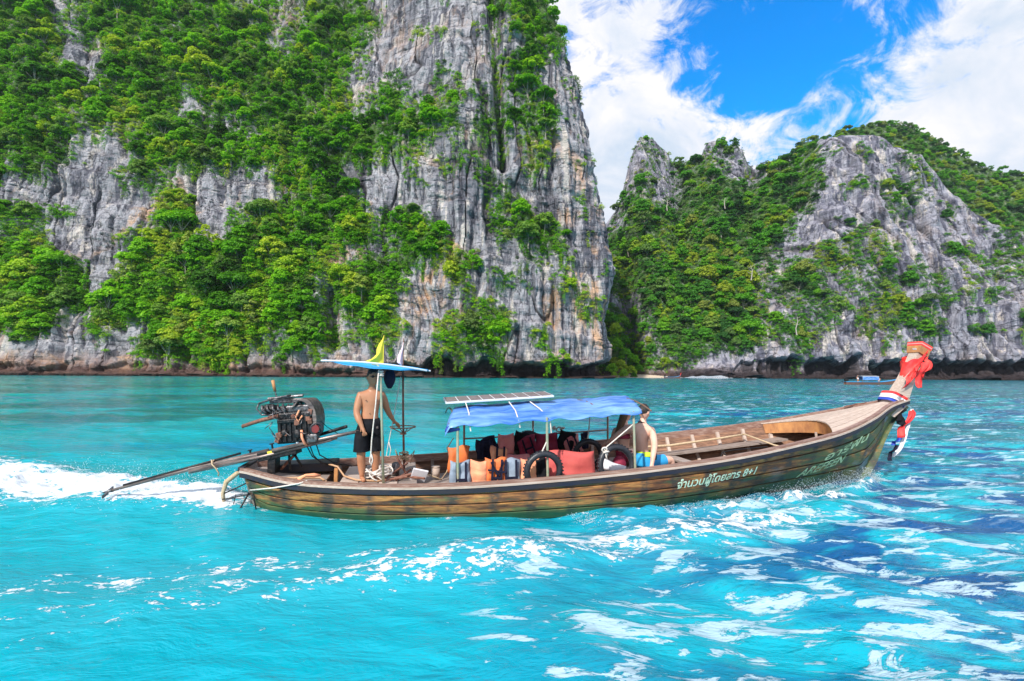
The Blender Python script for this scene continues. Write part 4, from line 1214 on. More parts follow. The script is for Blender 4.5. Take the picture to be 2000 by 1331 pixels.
# bow deck of seven boards with a curved coaming below its after edge
edge_u = lambda v: 9.25 + 0.52 * (1 - min(1, abs(v) / 0.86) ** 2)
nbrd = 8
for k in range(nbrd):
    P = []; f0, f1 = -1 + 2 * k / nbrd + 0.010, -1 + 2 * (k + 1) / nbrd - 0.010
    for s_ in np.linspace(0, 1, 26):
        row = []
        for f in (f0, (f0 + f1) / 2, f1):
            ue = edge_u(f * 0.86); u = ue + (11.62 - ue) * s_; b = gB(u) - 0.075
            row.append(Vector((u, f * b, gG(u) + 0.002 + 0.05 * (1 - f * f) * (1 - s_ * 0.5))))
        P.append(row)
    MB().slab(P, [[Vector((0, 0, -0.022))] * 3 for _ in P]).build('deck_plank', M['pale_wood'], boat)
P = []
for f in np.linspace(-1, 1, 17):
    v = f * 0.85; u = edge_u(v) + 0.02; z = gG(u) + 0.045 * (1 - f * f)
    P.append([Vector((u, v * (gB(u) - 0.09) / 0.86, z - 0.024)), Vector((u + 0.03, v * (gB(u) - 0.12) / 0.86, z - 0.20 - 0.05 * (1 - f * f)))])
MB().slab(P, [[Vector((0.025, 0, 0))] * 2 for _ in P]).build('coaming', M['orange_wood'], boat)
MB().tube([(9.62, -0.15, 0.66), (9.60, -0.15, 0.90)], 0.022, 8).build('bow_peg', M['pale_wood'], boat)

# stern deck, engine bed and the helmsman's platform
for k in range(4):
    P = []
    for u in np.linspace(0.04, 1.12, 8):
        b = gB(u) - 0.09; f0, f1 = -1 + 0.5 * k + 0.01, -0.5 + 0.5 * k - 0.01
        P.append([Vector((u, f0 * b, gG(u) - 0.05)), Vector((u, f1 * b, gG(u) - 0.05))])
    MB().slab(P, [[Vector((0, 0, -0.025))] * 2 for _ in P]).build('stern_board', M['grey_wood'], boat)
MB().box((0.72, 0.20, 0.515), (0.95, 0.40, 0.13), (0, -0.03, -0.05), bev=0.012).build('engine_bed', M['blue_rail'], boat)
MB().box((1.205, 0.05, 0.42), (0.05, 0.62, 0.23), (0, 0, 0.1), bev=0.006).build('bulkhead', M['orange_wood'], boat)
for k in range(4):
    u0 = 1.32 + 0.27 * k; b = gB(u0) - 0.12
    MB().box((u0 + 0.13, -0.08, 0.385), (0.255, 2 * b - 0.15, 0.028), bev=0.004).build('platform_board', M['grey_wood'] if k % 2 else M['pale_wood'], boat)

# prow post with its capped head
def quad_tube(name, mat, secs):
    m = MB(); rings = []
    for c, hx, hy, tx in secs:      # centre, half size along, half size across, direction of the section
        c = Vector(c); a = Vector(tx).normalized(); y = Vector((0, 1, 0))
        rings.append([m.bm.verts.new(c + a * sx * hx + y * sy * hy) for sx, sy in ((-1, -1), (1, -1), (1, 1), (-1, 1))])
    for A, B in zip(rings, rings[1:]):
        for i in range(4): m.bm.faces.new((A[i], A[(i + 1) % 4], B[(i + 1) % 4], B[i]))
    m.bm.faces.new(rings[0]); m.bm.faces.new(rings[-1][::-1])
    return m.build(name, mat, boat)
ddx = (0.9, 0, -0.42)
quad_tube('prow_post', M['pale_wood'], [((11.25, 0, 1.22), .16, .15, ddx), ((11.60, 0, 1.42), .15, .12, ddx), ((11.86, 0, 1.82), .105, .10, ddx), ((12.06, 0, 2.14), .092, .092, ddx), ((12.20, 0, 2.38), .092, .095, ddx)])
quad_tube('prow_head', M['orange_wood'], [((12.20, 0, 2.37), .115, .125, ddx), ((12.25, 0, 2.50), .13, .14, ddx)])
for k in range(3):
    quad_tube('prow_cap', M['red_cloth'] if k != 1 else M['pink'], [((12.255 + .012 * k, 0, 2.502 + .026 * k), .135 + .006 * (k - 1), .145 + .006 * (k - 1), ddx), ((12.267 + .012 * k, 0, 2.526 + .026 * k), .135, .145, ddx)])
MB().box((12.118, -0.03, 2.46), (0.008, 0.07, 0.085), (0, -0.43, 0)).build('paper_label', M['white_cloth'], boat)

# canopy: frame, posts and tarpaulin
zc = lambda u: 1.245 + 0.055 * (u - 2.8)
POSTS = [(2.93, -1.02), (4.20, -1.06), (5.56, -1.02), (3.25, 1.02), (4.55, 1.08), (6.02, 1.02)]
for (u, v) in POSTS:
    MB().tube([(u, v * 1.03, 0.25), (u - 0.01, v, zc(u) - 0.0)], 0.019, 8).build('canopy_post', M['green_post'] if v < 0 else M['post_metal'], boat)
for side in (-1, 1):
    MB().tube([(2.80 + 0.25 * (side > 0), side * 0.96, zc(2.8) - .005), (5.72 + 0.4 * (side > 0), side * 0.96, zc(5.9) - .005)], 0.012, 8).build('canopy_rail', M['post_metal'], boat)
MB().tube([(3.25, 1.03, 0.76), (4.55, 1.09, 0.79), (6.02, 1.03, 0.87)], 0.014, 8).build('grab_rail', M['post_metal'], boat)
for u in (2.9, 3.65, 4.35, 5.1, 5.85):
    MB().tube([(u, v, zc(u) + 0.15 * (1 - (v / 1.0) ** 2) - 0.02) for v in np.linspace(-1, 1, 9)], 0.012, 6).build('canopy_hoop', M['post_metal'], boat)
P = []; r_ = np.random.default_rng(4)
NU, NV = 60, 30
for i in range(NU + 1):
    s_ = i / NU; row = []
    for j in range(NV + 1):
        f = -1 + 2 * j / NV
        u = 2.76 + 0.16 * (f + 1) + (2.90 + 0.12 * (f + 1)) * s_
        z = zc(u) + 0.13 * (1 - f * f) + 0.012
        sag = 0.009 * math.cos(s_ * 4 * 2 * math.pi) * (1 - f * f * 0.6)
        wr = 0.5 * 0.010 * math.sin(u * 23 + f * 9 + 2 * math.sin(f * 7)) + 0.008 * math.sin(f * 31 + u * 5) + 0.014 * float(vnoise(u * 3.2, f * 4, 0, 3))
        z += sag * -1 + wr
        v = f * 1.06
        if j == 0: z -= 0.05 + 0.015 * math.sin(u * 14); v *= 1.02
        if j == 1: v *= 1.03; z -= 0.015
        if j == NV: z -= 0.05
        if i == 0: z -= 0.12; u -= 0.02
        row.append(Vector((u, v, z)))
    P.append(row)
ob = MB().slab(P, [[Vector((0, 0, -0.004))] * (NV + 1) for _ in P]).build('tarpaulin', M['tarp'], boat, True)
MB().tube([(2.80, -1.03, zc(2.8) - 0.05), (2.86, -0.7, zc(2.8) - 0.02), (2.78, -1.02, zc(2.8) - 0.09), (2.95, -1.04, zc(2.9) - 0.08)], [0.02, 0.035, 0.04, 0.015], 8).build('tarpaulin_fold', M['dark_blue'], boat, True)

# helmsman's sunshade
hp = [(1.90, -0.72), (2.18, 0.30)]
MB().tube([(1.93, -0.70, 0.40), (1.89, -0.70, 1.2), (1.85, -0.70, 2.0), (1.80, -0.66, 2.06), (1.73, -0.6, 2.05)], [.019, .018, .017, .019, .019], 8).build('shade_post', M['green_post'], boat, True)
MB().tube([(2.21, 0.30, 0.18), (2.17, 0.30, 1.2), (2.15, 0.30, 2.0)], [.018, .017, .015], 8).build('shade_post', M['rust'], boat, True)
P = []
for i in range(21):
    s_ = i / 20; row = []
    for j in range(11):
        f = -1 + 2 * j / 10
        u = 1.12 + 1.40 * s_ + 0.05 * f; v = -0.10 + 0.70 * f * (1 - 0.25 * abs(2 * s_ - 1) ** 2)
        z = 2.105 - 0.125 * s_ + 0.03 * (1 - (2 * s_ - 1) ** 2) + 0.015 - 0.075 * (f * f) * (1 - (2 * s_ - 1) ** 2) + 0.006 * math.sin(u * 17 + f * 6)
        row.append(Vector((u, v, z)))
    P.append(row)
shade = MB().slab(P, [[Vector((0, 0, -0.012))] * 11 for _ in P]).build('sunshade', M['cyan_cloth'], boat)
for f in (-1, 1):
    MB().tube([(1.12 + 1.40 * s_ + 0.05 * f, -0.10 + 0.70 * f * (1 - 0.25 * abs(2 * s_ - 1) ** 2) * 1.01, 2.105 - 0.125 * s_ + 0.03 * (1 - (2 * s_ - 1) ** 2)) for s_ in np.linspace(-0.02, 1.02, 12)], 0.012, 6).build('sunshade_rim', M['white_metal'], boat)
MB().tube([(1.15, -0.1, 2.09), (1.8, -0.15, 2.07), (2.5, -0.1, 1.98)], 0.012, 6).build('sunshade_batten', M['pale_wood'], boat)
# wire ring basket on the second post
m = MB(); m.torus((2.17, 0.2, 1.08), 0.20, 0.010, (math.pi / 2, 0, 0), 28, 6)
for a in range(4):
    ang = a * math.pi / 2 + 0.4
    m.tube([(2.17 + 0.2 * math.cos(ang), 0.2 + 0.2 * math.sin(ang), 1.08), (2.18, 0.28, 0.96)], 0.008, 6)
m.torus((2.175, 0.28, 0.96), 0.045, 0.010, (math.pi / 2, 0, 0), 14, 6)
m.build('ring_holder', M['post_metal'], boat)
# bamboo pole lashed along the far frames, old hook frame, pole on the near side
MB().tube([(6.2, 0.78, 0.55), (7.2, 0.80, 0.58), (8.3, 0.78, 0.70), (8.75, 0.72, 0.77)], [0.022, 0.024, 0.02, 0.018], 8).build('bamboo_pole', M['rope'], boat, True)
MB().tube([(8.75, 0.72, 0.78), (9.05, 0.25, 0.62), (9.15, 0.1, 0.60)], 0.016, 8).build('bamboo_pole', M['rope'], boat, True)


# painted lettering on the starboard side, laid on the planks
def lettering(text, u0, t0, u1, t1, size, mat, shear=0.0, name='lettering'):
    cu = bpy.data.curves.new(name, 'FONT'); cu.body = text; cu.size = 1.0; cu.resolution_u = 3; cu.extrude = 0.0; cu.shear = shear
    cu.offset = 0.022
    o = bpy.data.objects.new(name, cu); COL.objects.link(o)
    bpy.context.view_layer.update()
    dg = bpy.context.evaluated_depsgraph_get()
    me = bpy.data.meshes.new_from_object(o.evaluated_get(dg)); bpy.data.objects.remove(o); bpy.data.curves.remove(cu)
    if len(me.vertices) == 0: print('EMPTY TEXT', text); return
    bm = bmesh.new(); bm.from_mesh(me)
    bmesh.ops.subdivide_edges(bm, edges=[e for e in bm.edges if e.calc_length() > 0.5], cuts=2)
    bmesh.ops.triangulate(bm, faces=bm.faces[:]); bm.to_mesh(me); bm.free()
    co = np.zeros(len(me.vertices) * 3, np.float32); me.vertices.foreach_get('co', co); co = co.reshape(-1, 3)
    wd_ = co[:, 0].max() - co[:, 0].min(); x = (co[:, 0] - co[:, 0].min()) / wd_
    out_ = []
    for (cx, cy, _), xx in zip(co, x):
        u = u0 + (u1 - u0) * xx; t = t0 + (t1 - t0) * xx
        hgt = gG(u) - float(ZK(u)); tt_ = t - (cy * size) / hgt
        a = hull_pt(u, tt_, -1); out_.append((a.x, a.y - 0.0045, a.z))
    me.vertices.foreach_set('co', np.array(out_, np.float32).ravel()); me.update()
    return link(name, me, mat, boat)


M['letter'] = simple_mat('pale_green_lettering', (0.72, 0.90, 0.70), 0.6, 0, (0.45, 0.62, 0.42), 14, contrast=(0.45, 0.62))
M['letter2'] = simple_mat('faded_lettering', (0.58, 0.72, 0.42), 0.6, 0, (0.22, 0.32, 0.16), 9, contrast=(0.42, 0.62))
lettering('จำนวนผู้โดยสาร 8+1', 6.10, 0.47, 7.55, 0.40, 0.175, M['letter'], 0.1)
lettering('AREFEEN', 8.62, 0.66, 9.75, 0.53, 0.21, M['letter2'], 0.3)
lettering('อารีฟีน', 9.12, 0.42, 10.35, 0.28, 0.18, M['letter2'], 0.2)
# ------------------------------------------------------------------ long-tail engine
pivot = Vector((0.40, -0.22, 0.84))
e_dir = Vector((3.85, -0.80, 0.86)).normalized()
yaw = math.atan2(e_dir.y, e_dir.x); pit = math.asin(e_dir.z)
eng = empty('longtail_engine', (0, 0, 0), 0, 'black car engine with tiller and long propeller shaft pivoting on the stern', 'boat engine')
eng.matrix_world = BMx @ Matrix.Translation(pivot) @ Matrix.Rotation(yaw, 4, 'Z') @ Matrix.Rotation(-pit, 4, 'Y')
EB = lambda name, mb, mat, smooth=False: mb.build(name, M[mat], eng, smooth)
# frame rails and shaft
for s_ in (-0.10, 0.10):
    m = MB(); m.tube([(-1.20, s_ * 0.7, -0.055), (-0.2, s_, -0.06), (0.85, s_, -0.03)], 0.022, 8); EB('frame_rail', m, 'shaft_metal', True)
m = MB(); m.box((-0.70, 0, -0.045), (1.05, 0.15, 0.085), bev=0.01); EB('frame_beam', m, 'shaft_metal')
m = MB(); m.box((0.05, 0, -0.06), (0.55, 0.20, 0.13), bev=0.012); EB('engine_mount', m, 'engine_black')
m = MB(); m.box((0.03, -0.105, -0.03), (0.20, 0.008, 0.05)); EB('maker_plate', m, 'yellow')
m = MB(); m.tube([(-2.38, 0, -0.09), (-1.3, 0, -0.03), (-0.1, 0, 0.0)], [0.020, 0.026, 0.03], 10); EB('propeller_shaft', m, 'shaft_metal', True)
m = MB(); m.tube([(-2.2, 0.0, -0.052), (-0.5, 0.0, 0.045)], 0.016, 8); EB('upper_shaft_tube', m, 'engine_black', True)
prop = MB(); prop.tube([(-2.50, 0, -0.096), (-2.36, 0, -0.09)], [0.010, 0.026], 10); prop = EB('propeller_hub', prop, 'engine_metal', True)
for a in range(2):
    m = MB(); an = a * math.pi + 0.5
    m.box((-2.43, 0.06 * math.cos(an), -0.10 + 0.06 * math.sin(an)), (0.010, 0.09, 0.045), (an, 0.5, 0), bev=0.004); m.build('propeller_blade', M['engine_metal'], prop)
m = MB(); m.box((-0.06, 0, -0.20), (0.11, 0.16, 0.26), (0, 0.2, 0), bev=0.01); m.tube([(-0.06, -0.11, -0.08), (-0.06, 0.11, -0.08)], 0.03, 10); EB('pivot_bracket', m, 'engine_black')
m = MB(); m.tube([(0.0, 0.05, -0.30), (0.28, 0.06, -0.10)], 0.022, 8); EB('pivot_brace', m, 'rust', True)
# block
m = MB(); m.box((0.34, 0, 0.27), (0.46, 0.30, 0.42), bev=0.025)
for i in range(6): m.box((0.16 + 0.072 * i, -0.158, 0.24), (0.022, 0.03, 0.34), bev=0.004)
m.box((0.34, 0, 0.10), (0.52, 0.22, 0.12), bev=0.02); m.box((0.30, -0.17, 0.36), (0.34, 0.04, 0.05), bev=0.01)
m.ball((0.22, -0.17, 0.20), 0.05, (1, .6, 1)); m.ball((0.40, -0.17, 0.17), 0.055, (1, .6, 1.2)); EB('engine_block', m, 'engine_black')
m = MB(); m.box((0.34, 0, 0.525), (0.44, 0.26, 0.09), bev=0.02)
for i in range(5): m.tube([(0.18 + 0.08 * i, -0.10, 0.57), (0.18 + 0.08 * i, -0.10, 0.60)], 0.014, 6)
EB('cylinder_head', m, 'engine_metal')
m = MB(); m.box((0.22, 0.02, 0.64), (0.50, 0.17, 0.07), (0, 0.05, 0), bev=0.02); m.tube([(-0.05, -0.04, 0.69), (0.45, -0.04, 0.70)], 0.020, 8); EB('rocker_cover', m, 'engine_metal')
m = MB()
for i in range(5): m.tube([(-0.10 + 0.075 * i, -0.13, 0.60), (-0.08 + 0.075 * i, -0.17, 0.54), (-0.02 + 0.07 * i, -0.12, 0.48)], 0.016, 7)
m.tube([(-0.16, -0.1, 0.62), (-0.19, -0.1, 0.56), (-0.12, -0.1, 0.47), (0.12, -0.1, 0.45)], 0.013, 6); m.tube([(-0.16, -0.1, 0.63), (0.06, -0.1, 0.69), (0.3, -0.1, 0.715)], 0.016, 6); EB('intake_manifold', m, 'engine_metal', True)
m = MB(); m.ball((-0.03, -0.05, 0.54), 0.085, (1.5, 1.0, 0.9), 14); m.ball((0.10, -0.12, 0.48), 0.05); EB('carburettor', m, 'engine_black')
m = MB(); m.tube([(-0.36, -0.16, 0.335), (-0.12, -0.16, 0.395), (0.14, -0.16, 0.44)], [0.026, 0.028, 0.032], 10); m.torus((-0.36, -0.16, 0.335), 0.024, 0.006, (0, 0, 1.4), 12, 5); EB('exhaust_pipe', m, 'rust', True)
m = MB(); m.tube([(0.065, -0.03, 0.70), (0.045, -0.03, 0.80)], 0.010, 8); EB('lever_rod', m, 'engine_metal')
m = MB(); m.tube([(0.045, -0.03, 0.79), (0.02, -0.03, 0.95)], [0.020, 0.024], 8); EB('lever_grip', m, 'orange_wood', True)
# radiator / bell housing on the boat side
m = MB()
P = []
for i in range(13):
    a = -0.6 + 3.0 * i / 12; P.append([Vector((0.50 + 0.17 * math.cos(a), y, 0.36 + 0.30 * math.sin(a))) for y in (-0.16, 0.16)])
m.slab(P, [[Vector((-0.05, 0, -0.03))] * 2 for _ in P]); EB('fan_shroud', m, 'shaft_metal')
m = MB(); m.torus((0.66, -0.14, 0.22), 0.075, 0.022, (0, 0, 0.35), 20, 8); pl = EB('pulley', m, 'rubber', True)
m = MB(); m.tube([(0.655, -0.15, 0.22), (0.655, -0.18, 0.22)], 0.055, 14); m.build('pulley_hub', M['red_paint'], pl)
m = MB(); m.box((0.60, -0.12, 0.10), (0.15, 0.13, 0.12), bev=0.03); EB('alternator', m, 'engine_metal'); m = MB(); m.ball((0.56, -0.15, 0.44), 0.05, (1.2, 1, 1)); EB('fuel_filter', m, 'engine_metal')
m = MB(); m.tube([(0.46, -0.17, 0.22), (0.47, -0.19, 0.12), (0.50, -0.18, 0.03), (0.50, -0.12, 0.0)], 0.018, 8); m.tube([(0.44, -0.17, 0.50), (0.40, -0.2, 0.40), (0.43, -0.19, 0.34), (0.48, -0.17, 0.42)], 0.012, 7); EB('coolant_hose', m, 'faded_orange', True)
m = MB(); m.tube([(0.50, -0.10, 0.005), (0.50, -0.1, 0.05)], 0.025, 8); m.tube([(0.38, -0.12, 0.0), (0.38, -0.12, 0.04)], 0.022, 8); EB('drain_cap', m, 'white_metal')
m = MB()
for q in range(14):
    r = random.Random(q); a = Vector((r.uniform(-.1, .6), -0.17 - r.uniform(0, .04), r.uniform(.15, .68))); b = a + Vector((r.uniform(-.15, .15), r.uniform(-.02, .02), r.uniform(-.2, .1)))
    m.tube([a, (a + b) / 2 + Vector((r.uniform(-.05, .05), -0.025, r.uniform(-.05, .05))), b], 0.006, 5)
EB('wiring', m, 'engine_metal', True)
m = MB()
for q in range(9):
    r = random.Random(50 + q); c = (r.uniform(.1, .6), -0.155 - r.uniform(0, .02), r.uniform(.1, .6)); m.box(c, (r.uniform(.03, .09), .05, r.uniform(.03, .08)), (r.uniform(-.3, .3), r.uniform(-.3, .3), 0), bev=0.008)
EB('fitting', m, 'rust')
m = MB()
for x_, z_ in ((-0.04, 0.085), (-0.36, 0.06)): m.tube([(x_, 0, 0.0), (x_, 0, z_)], 0.014, 6); m.tube([(x_ - 0.03, 0, z_), (x_ + 0.03, 0, z_)], 0.010, 6)
EB('grease_cup', m, 'engine_black')
# tiller and throttle tube
m = MB(); m.tube([(0.02, -0.13, -0.01), (0.8, -0.12, 0.01), (1.50, -0.02, 0.0)], [0.030, 0.026, 0.020], 10); EB('tiller', m, 'shaft_metal', True)
m = MB(); m.tube([(0.55, 0.06, 0.06), (1.02, 0.06, 0.10)], 0.024, 10); m.ball((1.02, 0.06, 0.10), 0.026); EB('throttle_tube', m, 'engine_black', True)
m = MB(); m.tube([(0.62, 0, 0.36), (0.75, 0.02, 0.22), (0.90, 0.05, 0.10)], 0.005, 5); EB('throttle_cable', m, 'engine_black')
m = MB(); m.tube([(-0.88, -0.06, 0.04), (-0.86, -0.10, -0.02), (-0.82, -0.10, -0.08), (-0.80, -0.08, -0.16), (-0.82, -0.07, -0.2)], 0.010, 6); m.torus((-0.88, 0, -0.03), 0.06, 0.010, (0, 0, 1.57), 14, 5); EB('lashing', m, 'rope', True)
m = MB(); m.tube([(0.16, 0.04, -0.08), (0.13, 0.05, -0.34)], 0.018, 8); m.tube([(0.22, 0.03, -0.08), (0.30, 0.05, -0.33)], 0.018, 8); EB('prop_leg', m, 'engine_black', True)


# the engine itself stands more upright than the tiller and shaft
for ch in eng.children:
    if ch.name.split('.')[0] in ('engine_block', 'cylinder_head', 'rocker_cover', 'intake_manifold', 'carburettor', 'lever_rod', 'lever_grip', 'fan_shroud', 'pulley', 'alternator', 'fuel_filter', 'coolant_hose', 'wiring', 'fitting', 'throttle_cable', 'exhaust_pipe'):
        ch.rotation_euler = (0, pit * 0.62, 0); ch.location = (0.0, 0, 0.035)


def thing(name, label, cat, mb, mat, group=None, smooth=False):
    o = mb.build(name, M[mat], None, smooth); o.matrix_world = BMx
    return tag(o, label, cat, group)


# hoses and ropes lying in the stern
thing('cable', 'thin black cables sagging from the engine down to the stern deck', 'cable', MB().tube([(0.93, -0.2, 0.93), (1.0, -0.22, 0.74), (1.18, -0.2, 0.63), (1.45, -0.15, 0.55)], 0.009, 6).tube([(0.80, -0.2, 0.90), (0.9, -0.22, 0.72), (1.05, -0.2, 0.62), (1.4, -0.15, 0.56)], 0.009, 6).tube([(0.86, -0.25, 0.9), (0.92, -0.25, 0.74), (1.02, -0.2, 0.62), (1.12, -0.15, 0.58)], 0.009, 6), 'engine_black', None, True)
thing('fuel_hose', 'tan hose dropping from the cables to the platform behind the standing man', 'hose', MB().tube([(1.12, -0.18, 0.60), (1.25, -0.2, 0.56), (1.36, -0.3, 0.44), (1.55, -0.5, 0.42), (1.85, -0.6, 0.415), (1.95, -0.5, 0.415)], 0.014, 7), 'hose', None, True)
thing('garden_hose', 'orange-tan hose looped flat over the near corner of the stern deck', 'hose', MB().tube([(0.22, -0.32, 0.50), (0.33, -0.40, 0.49), (0.6, -0.48, 0.475), (0.9, -0.45, 0.47), (1.05, -0.44, 0.46), (1.14, -0.5, 0.42), (1.15, -0.62, 0.40)], 0.017, 8), 'hose', None, True)
thing('rope_knot', 'frayed knot of rope on the near gunwale beside the looped hose', 'rope', MB().tube([(0.82, -0.72, 0.50), (0.9, -0.66, 0.54), (1.0, -0.62, 0.53), (1.08, -0.58, 0.52)], [0.03, 0.02, 0.03, 0.012], 7), 'faded_orange', None, True)
thing('mooring_line', 'taut pale line from the stern corner along the hull to the gunwale', 'rope', MB().tube([(0.12, -0.335, 0.30), (0.5, -0.66, 0.39), (0.85, -0.83, 0.47), (0.95, -0.80, 0.50)], 0.010, 6), 'white_rope', None, True)
thing('bent_pipe', 'curved bamboo-coloured pipe hanging off the stern transom', 'pipe', MB().tube([(0.02, -0.05, 0.52), (-0.12, -0.08, 0.50), (-0.26, -0.1, 0.38), (-0.30, -0.1, 0.22), (-0.27, -0.1, 0.02)], [0.030, 0.035, 0.034, 0.026, 0.02], 9), 'rope', None, True)
thing('rudder_lashing', 'dark ropes and sticks tied in a tangle under the stern corner', 'rope', MB().tube([(0.05, -0.2, 0.38), (-0.15, -0.14, 0.28), (-0.32, -0.1, 0.20)], 0.010, 6).tube([(0.12, -0.3, 0.24), (-0.1, -0.2, 0.18), (-0.3, -0.12, 0.14)], 0.008, 6).tube([(0.10, -0.30, 0.26), (0.0, -0.34, 0.05), (-0.05, -0.36, -0.05)], 0.014, 6).tube([(0.06, -0.22, 0.4), (0.16, -0.3, 0.2), (0.22, -0.36, 0.02)], 0.010, 6).tube([(-0.1, -0.2, 0.22), (-0.13, -0.2, 0.05)], 0.006, 5), 'engine_black', None, True)
m = MB(); r = random.Random(3)
for q in range(16):
    c = Vector((1.82 + r.uniform(-.13, .16), -0.45 + r.uniform(-.1, .12), 0.43 + r.uniform(0, .12))); m.torus(c, r.uniform(.05, .11), 0.011, (r.uniform(0.6, 2.2), r.uniform(-.5, .5), r.uniform(0, 3)), 14, 5)
thing('rope_coil', 'tangled coil of pink-white rope at the foot of the near shade post', 'rope', m, 'white_rope', None, True)
m = MB()
for q in range(7):
    a = q * 0.9; m.torus((2.2 + 0.02 * math.cos(a), 0.28 + 0.02 * math.sin(a), 0.55 + 0.02 * q), 0.05 + 0.012 * (q % 3), 0.009, (1.2 + 0.2 * (q % 2), 0.3 * math.sin(a), a), 14, 5)
m.tube([(2.1, 0.25, 0.62), (2.06, 0.22, 0.72), (2.12, 0.22, 0.5)], 0.008, 5); m.tube([(2.3, 0.25, 0.62), (2.36, 0.22, 0.7), (2.3, 0.22, 0.5)], 0.008, 5)
thing('rope_coil', 'loops of tan rope wound round the foot of the far shade post', 'rope', m, 'rope', None, True)
m = MB()
for a, b in (((1.95, -.5, .43), (2.25, -.1, .56)), ((2.0, -.55, .42), (2.42, -.5, .50)), ((2.1, -.6, .42), (2.3, -.2, .48)), ((2.2, -.45, .44), (2.5, -.62, .43)), ((1.9, -.62, .42), (2.25, -.6, .46)), ((2.25, -.35, .43), (2.1, -.3, .68))):
    m.tube([a, b], 0.018, 6)
thing('firewood_sticks', 'loose brown sticks heaped on the platform between the two posts', 'sticks', m, 'rust')
thing('canister', 'small grey metal canister standing among the ropes on the platform', 'canister', MB().tube([(2.08, -0.2, 0.40), (2.08, -0.2, 0.58), (2.08, -0.2, 0.60)], [0.06, 0.06, 0.03], 12), 'engine_metal', None, True)
thing('anchor_rope', 'thin tan rope curving from the bench up over the far gunwale', 'rope', MB().tube([(2.55, -0.5, 0.46), (2.75, -0.4, 0.36), (2.85, -0.1, 0.40), (2.95, 0.3, 0.5), (2.93, 0.9, 0.62), (3.05, 1.0, 0.78)], 0.011, 6), 'rope', None, True)
thing('board', 'pale square board leaning on the platform edge before the life jackets', 'board', MB().box((2.42, -0.52, 0.46), (0.22, 0.03, 0.20), (0.5, 0.25, 0.1), bev=0.004), 'white_cloth')
thing('paint_tin', 'small pale tin standing in the dark behind the bench', 'tin', MB().tube([(2.72, 0.55, 0.20), (2.72, 0.55, 0.36)], 0.07, 14).tube([(2.72, 0.55, 0.36), (2.72, 0.55, 0.38)], 0.073, 14), 'pale_wood', None, True)
thing('hanging_rope', 'thick tan rope hanging beside the near shade post to knee height', 'rope', MB().tube([(1.83, -0.74, 1.98), (1.80, -0.75, 1.5), (1.76, -0.76, 1.0), (1.755, -0.76, 0.82), (1.74, -0.76, 0.72), (1.765, -0.77, 0.66), (1.78, -0.76, 0.74), (1.76, -0.76, 0.82)], 0.009, 7), 'white_rope', None, True)
thing('hanging_rope', 'thin white cord hanging slack from the far shade post top', 'rope', MB().tube([(2.12, 0.26, 1.88), (2.06, 0.25, 1.5), (2.0, 0.25, 1.1), (1.95, 0.25, 0.82), (1.92, 0.25, 0.62), (1.97, 0.25, 0.60), (1.99, 0.25, 0.72), (1.955, 0.25, 0.84)], 0.007, 6), 'white_rope', None, True)
m = MB(); P = []
for i in range(9):
    z = 1.98 - 0.27 * i / 8; wd_ = 0.075 * math.sin(math.pi * (0.18 + 0.75 * i / 8)) + 0.01
    P.append([Vector((1.97 + wd_ * math.cos(a), -0.42 + wd_ * 0.6 * math.sin(a), z)) for a in np.linspace(0, 2 * math.pi, 13)])
m.grid(P); thing('cloth_bag', 'black cloth bag hanging under the sunshade between the two posts', 'bag', m, 'navy', None, True)
thing('lashing', 'pale rope lashed round the bent top of the near shade post', 'rope', MB().torus((1.86, -0.70, 1.93), 0.03, 0.012, (1.57, 0, 0), 12, 6).torus((1.86, -0.70, 1.90), 0.03, 0.012, (1.4, 0, 0), 12, 6).torus((1.855, -0.70, 1.96), 0.03, 0.012, (1.7, 0, 0), 12, 6), 'white_rope', None, True)
# flags on the sunshade
def flag(label, u, v, z0, h, pts, mat, pole):
    e = empty('flag', W(u, v, z0), BTH, label, 'flag')
    MB().tube([(0, 0, 0), (0, 0, h)], 0.007, 6).build('flag_pole', M[pole], e)
    P = []
    for (z, l) in pts:
        P.append([Vector((-l * q, 0.03 * math.sin(q * 5 + z * 9), z - 0.03 * q * q)) for q in np.linspace(0.02, 1, 9)])
    MB().slab(P, [[Vector((0, 0.003, 0))] * 9 for _ in P]).build('flag_cloth', M[mat], e, True)
flag('torn yellow pennant on a stick above the sunshade', 1.87, -0.4, 2.02, 0.47, [(0.45, 0.02), (0.38, 0.07), (0.30, 0.10), (0.22, 0.10), (0.15, 0.17), (0.10, 0.30), (0.05, 0.34), (0.03, 0.33)], 'yellow', 'yellow')
flag('faded pink and white flag drooping from the far shade post', 2.15, 0.3, 1.98, 0.52, [(0.46, 0.02), (0.36, 0.05), (0.26, 0.09), (0.16, 0.10), (0.1, 0.03)], 'pink_cloth', 'rust')

# solar panel lying on the tarpaulin
sp = empty('solar_panel', W(2.80, -0.34, 1.485), 0, 'long white-framed solar panel strapped on the stern end of the blue canopy', 'solar panel')
sp.rotation_euler = Euler((0.085, -0.058, BTH), 'XYZ')
MB().box((0.86, 0.28, 0.0), (1.72, 0.57, 0.028), bev=0.004).build('panel_frame', M['white_metal'], sp)
for k in range(9):
    MB().box((0.105 + 0.1885 * k, 0.28, 0.0155), (0.172, 0.50, 0.006)).build('solar_cell', M['solar'], sp)
for k, (u, dv) in enumerate(((3.10, 0.0), (3.78, 0.02), (4.12, 0.14))):
    MB().tube([(u, -0.36, 1.50), (u + 0.01 + dv * 0.3, -0.75, zc(u) + 0.10), (u - 0.02 + dv, -1.045, zc(u) - 0.02), (u + dv, -1.05, zc(u) - 0.12 - 0.1 * (k == 2))], 0.009, 6).build('tie_cord', M['white_rope'], boat)

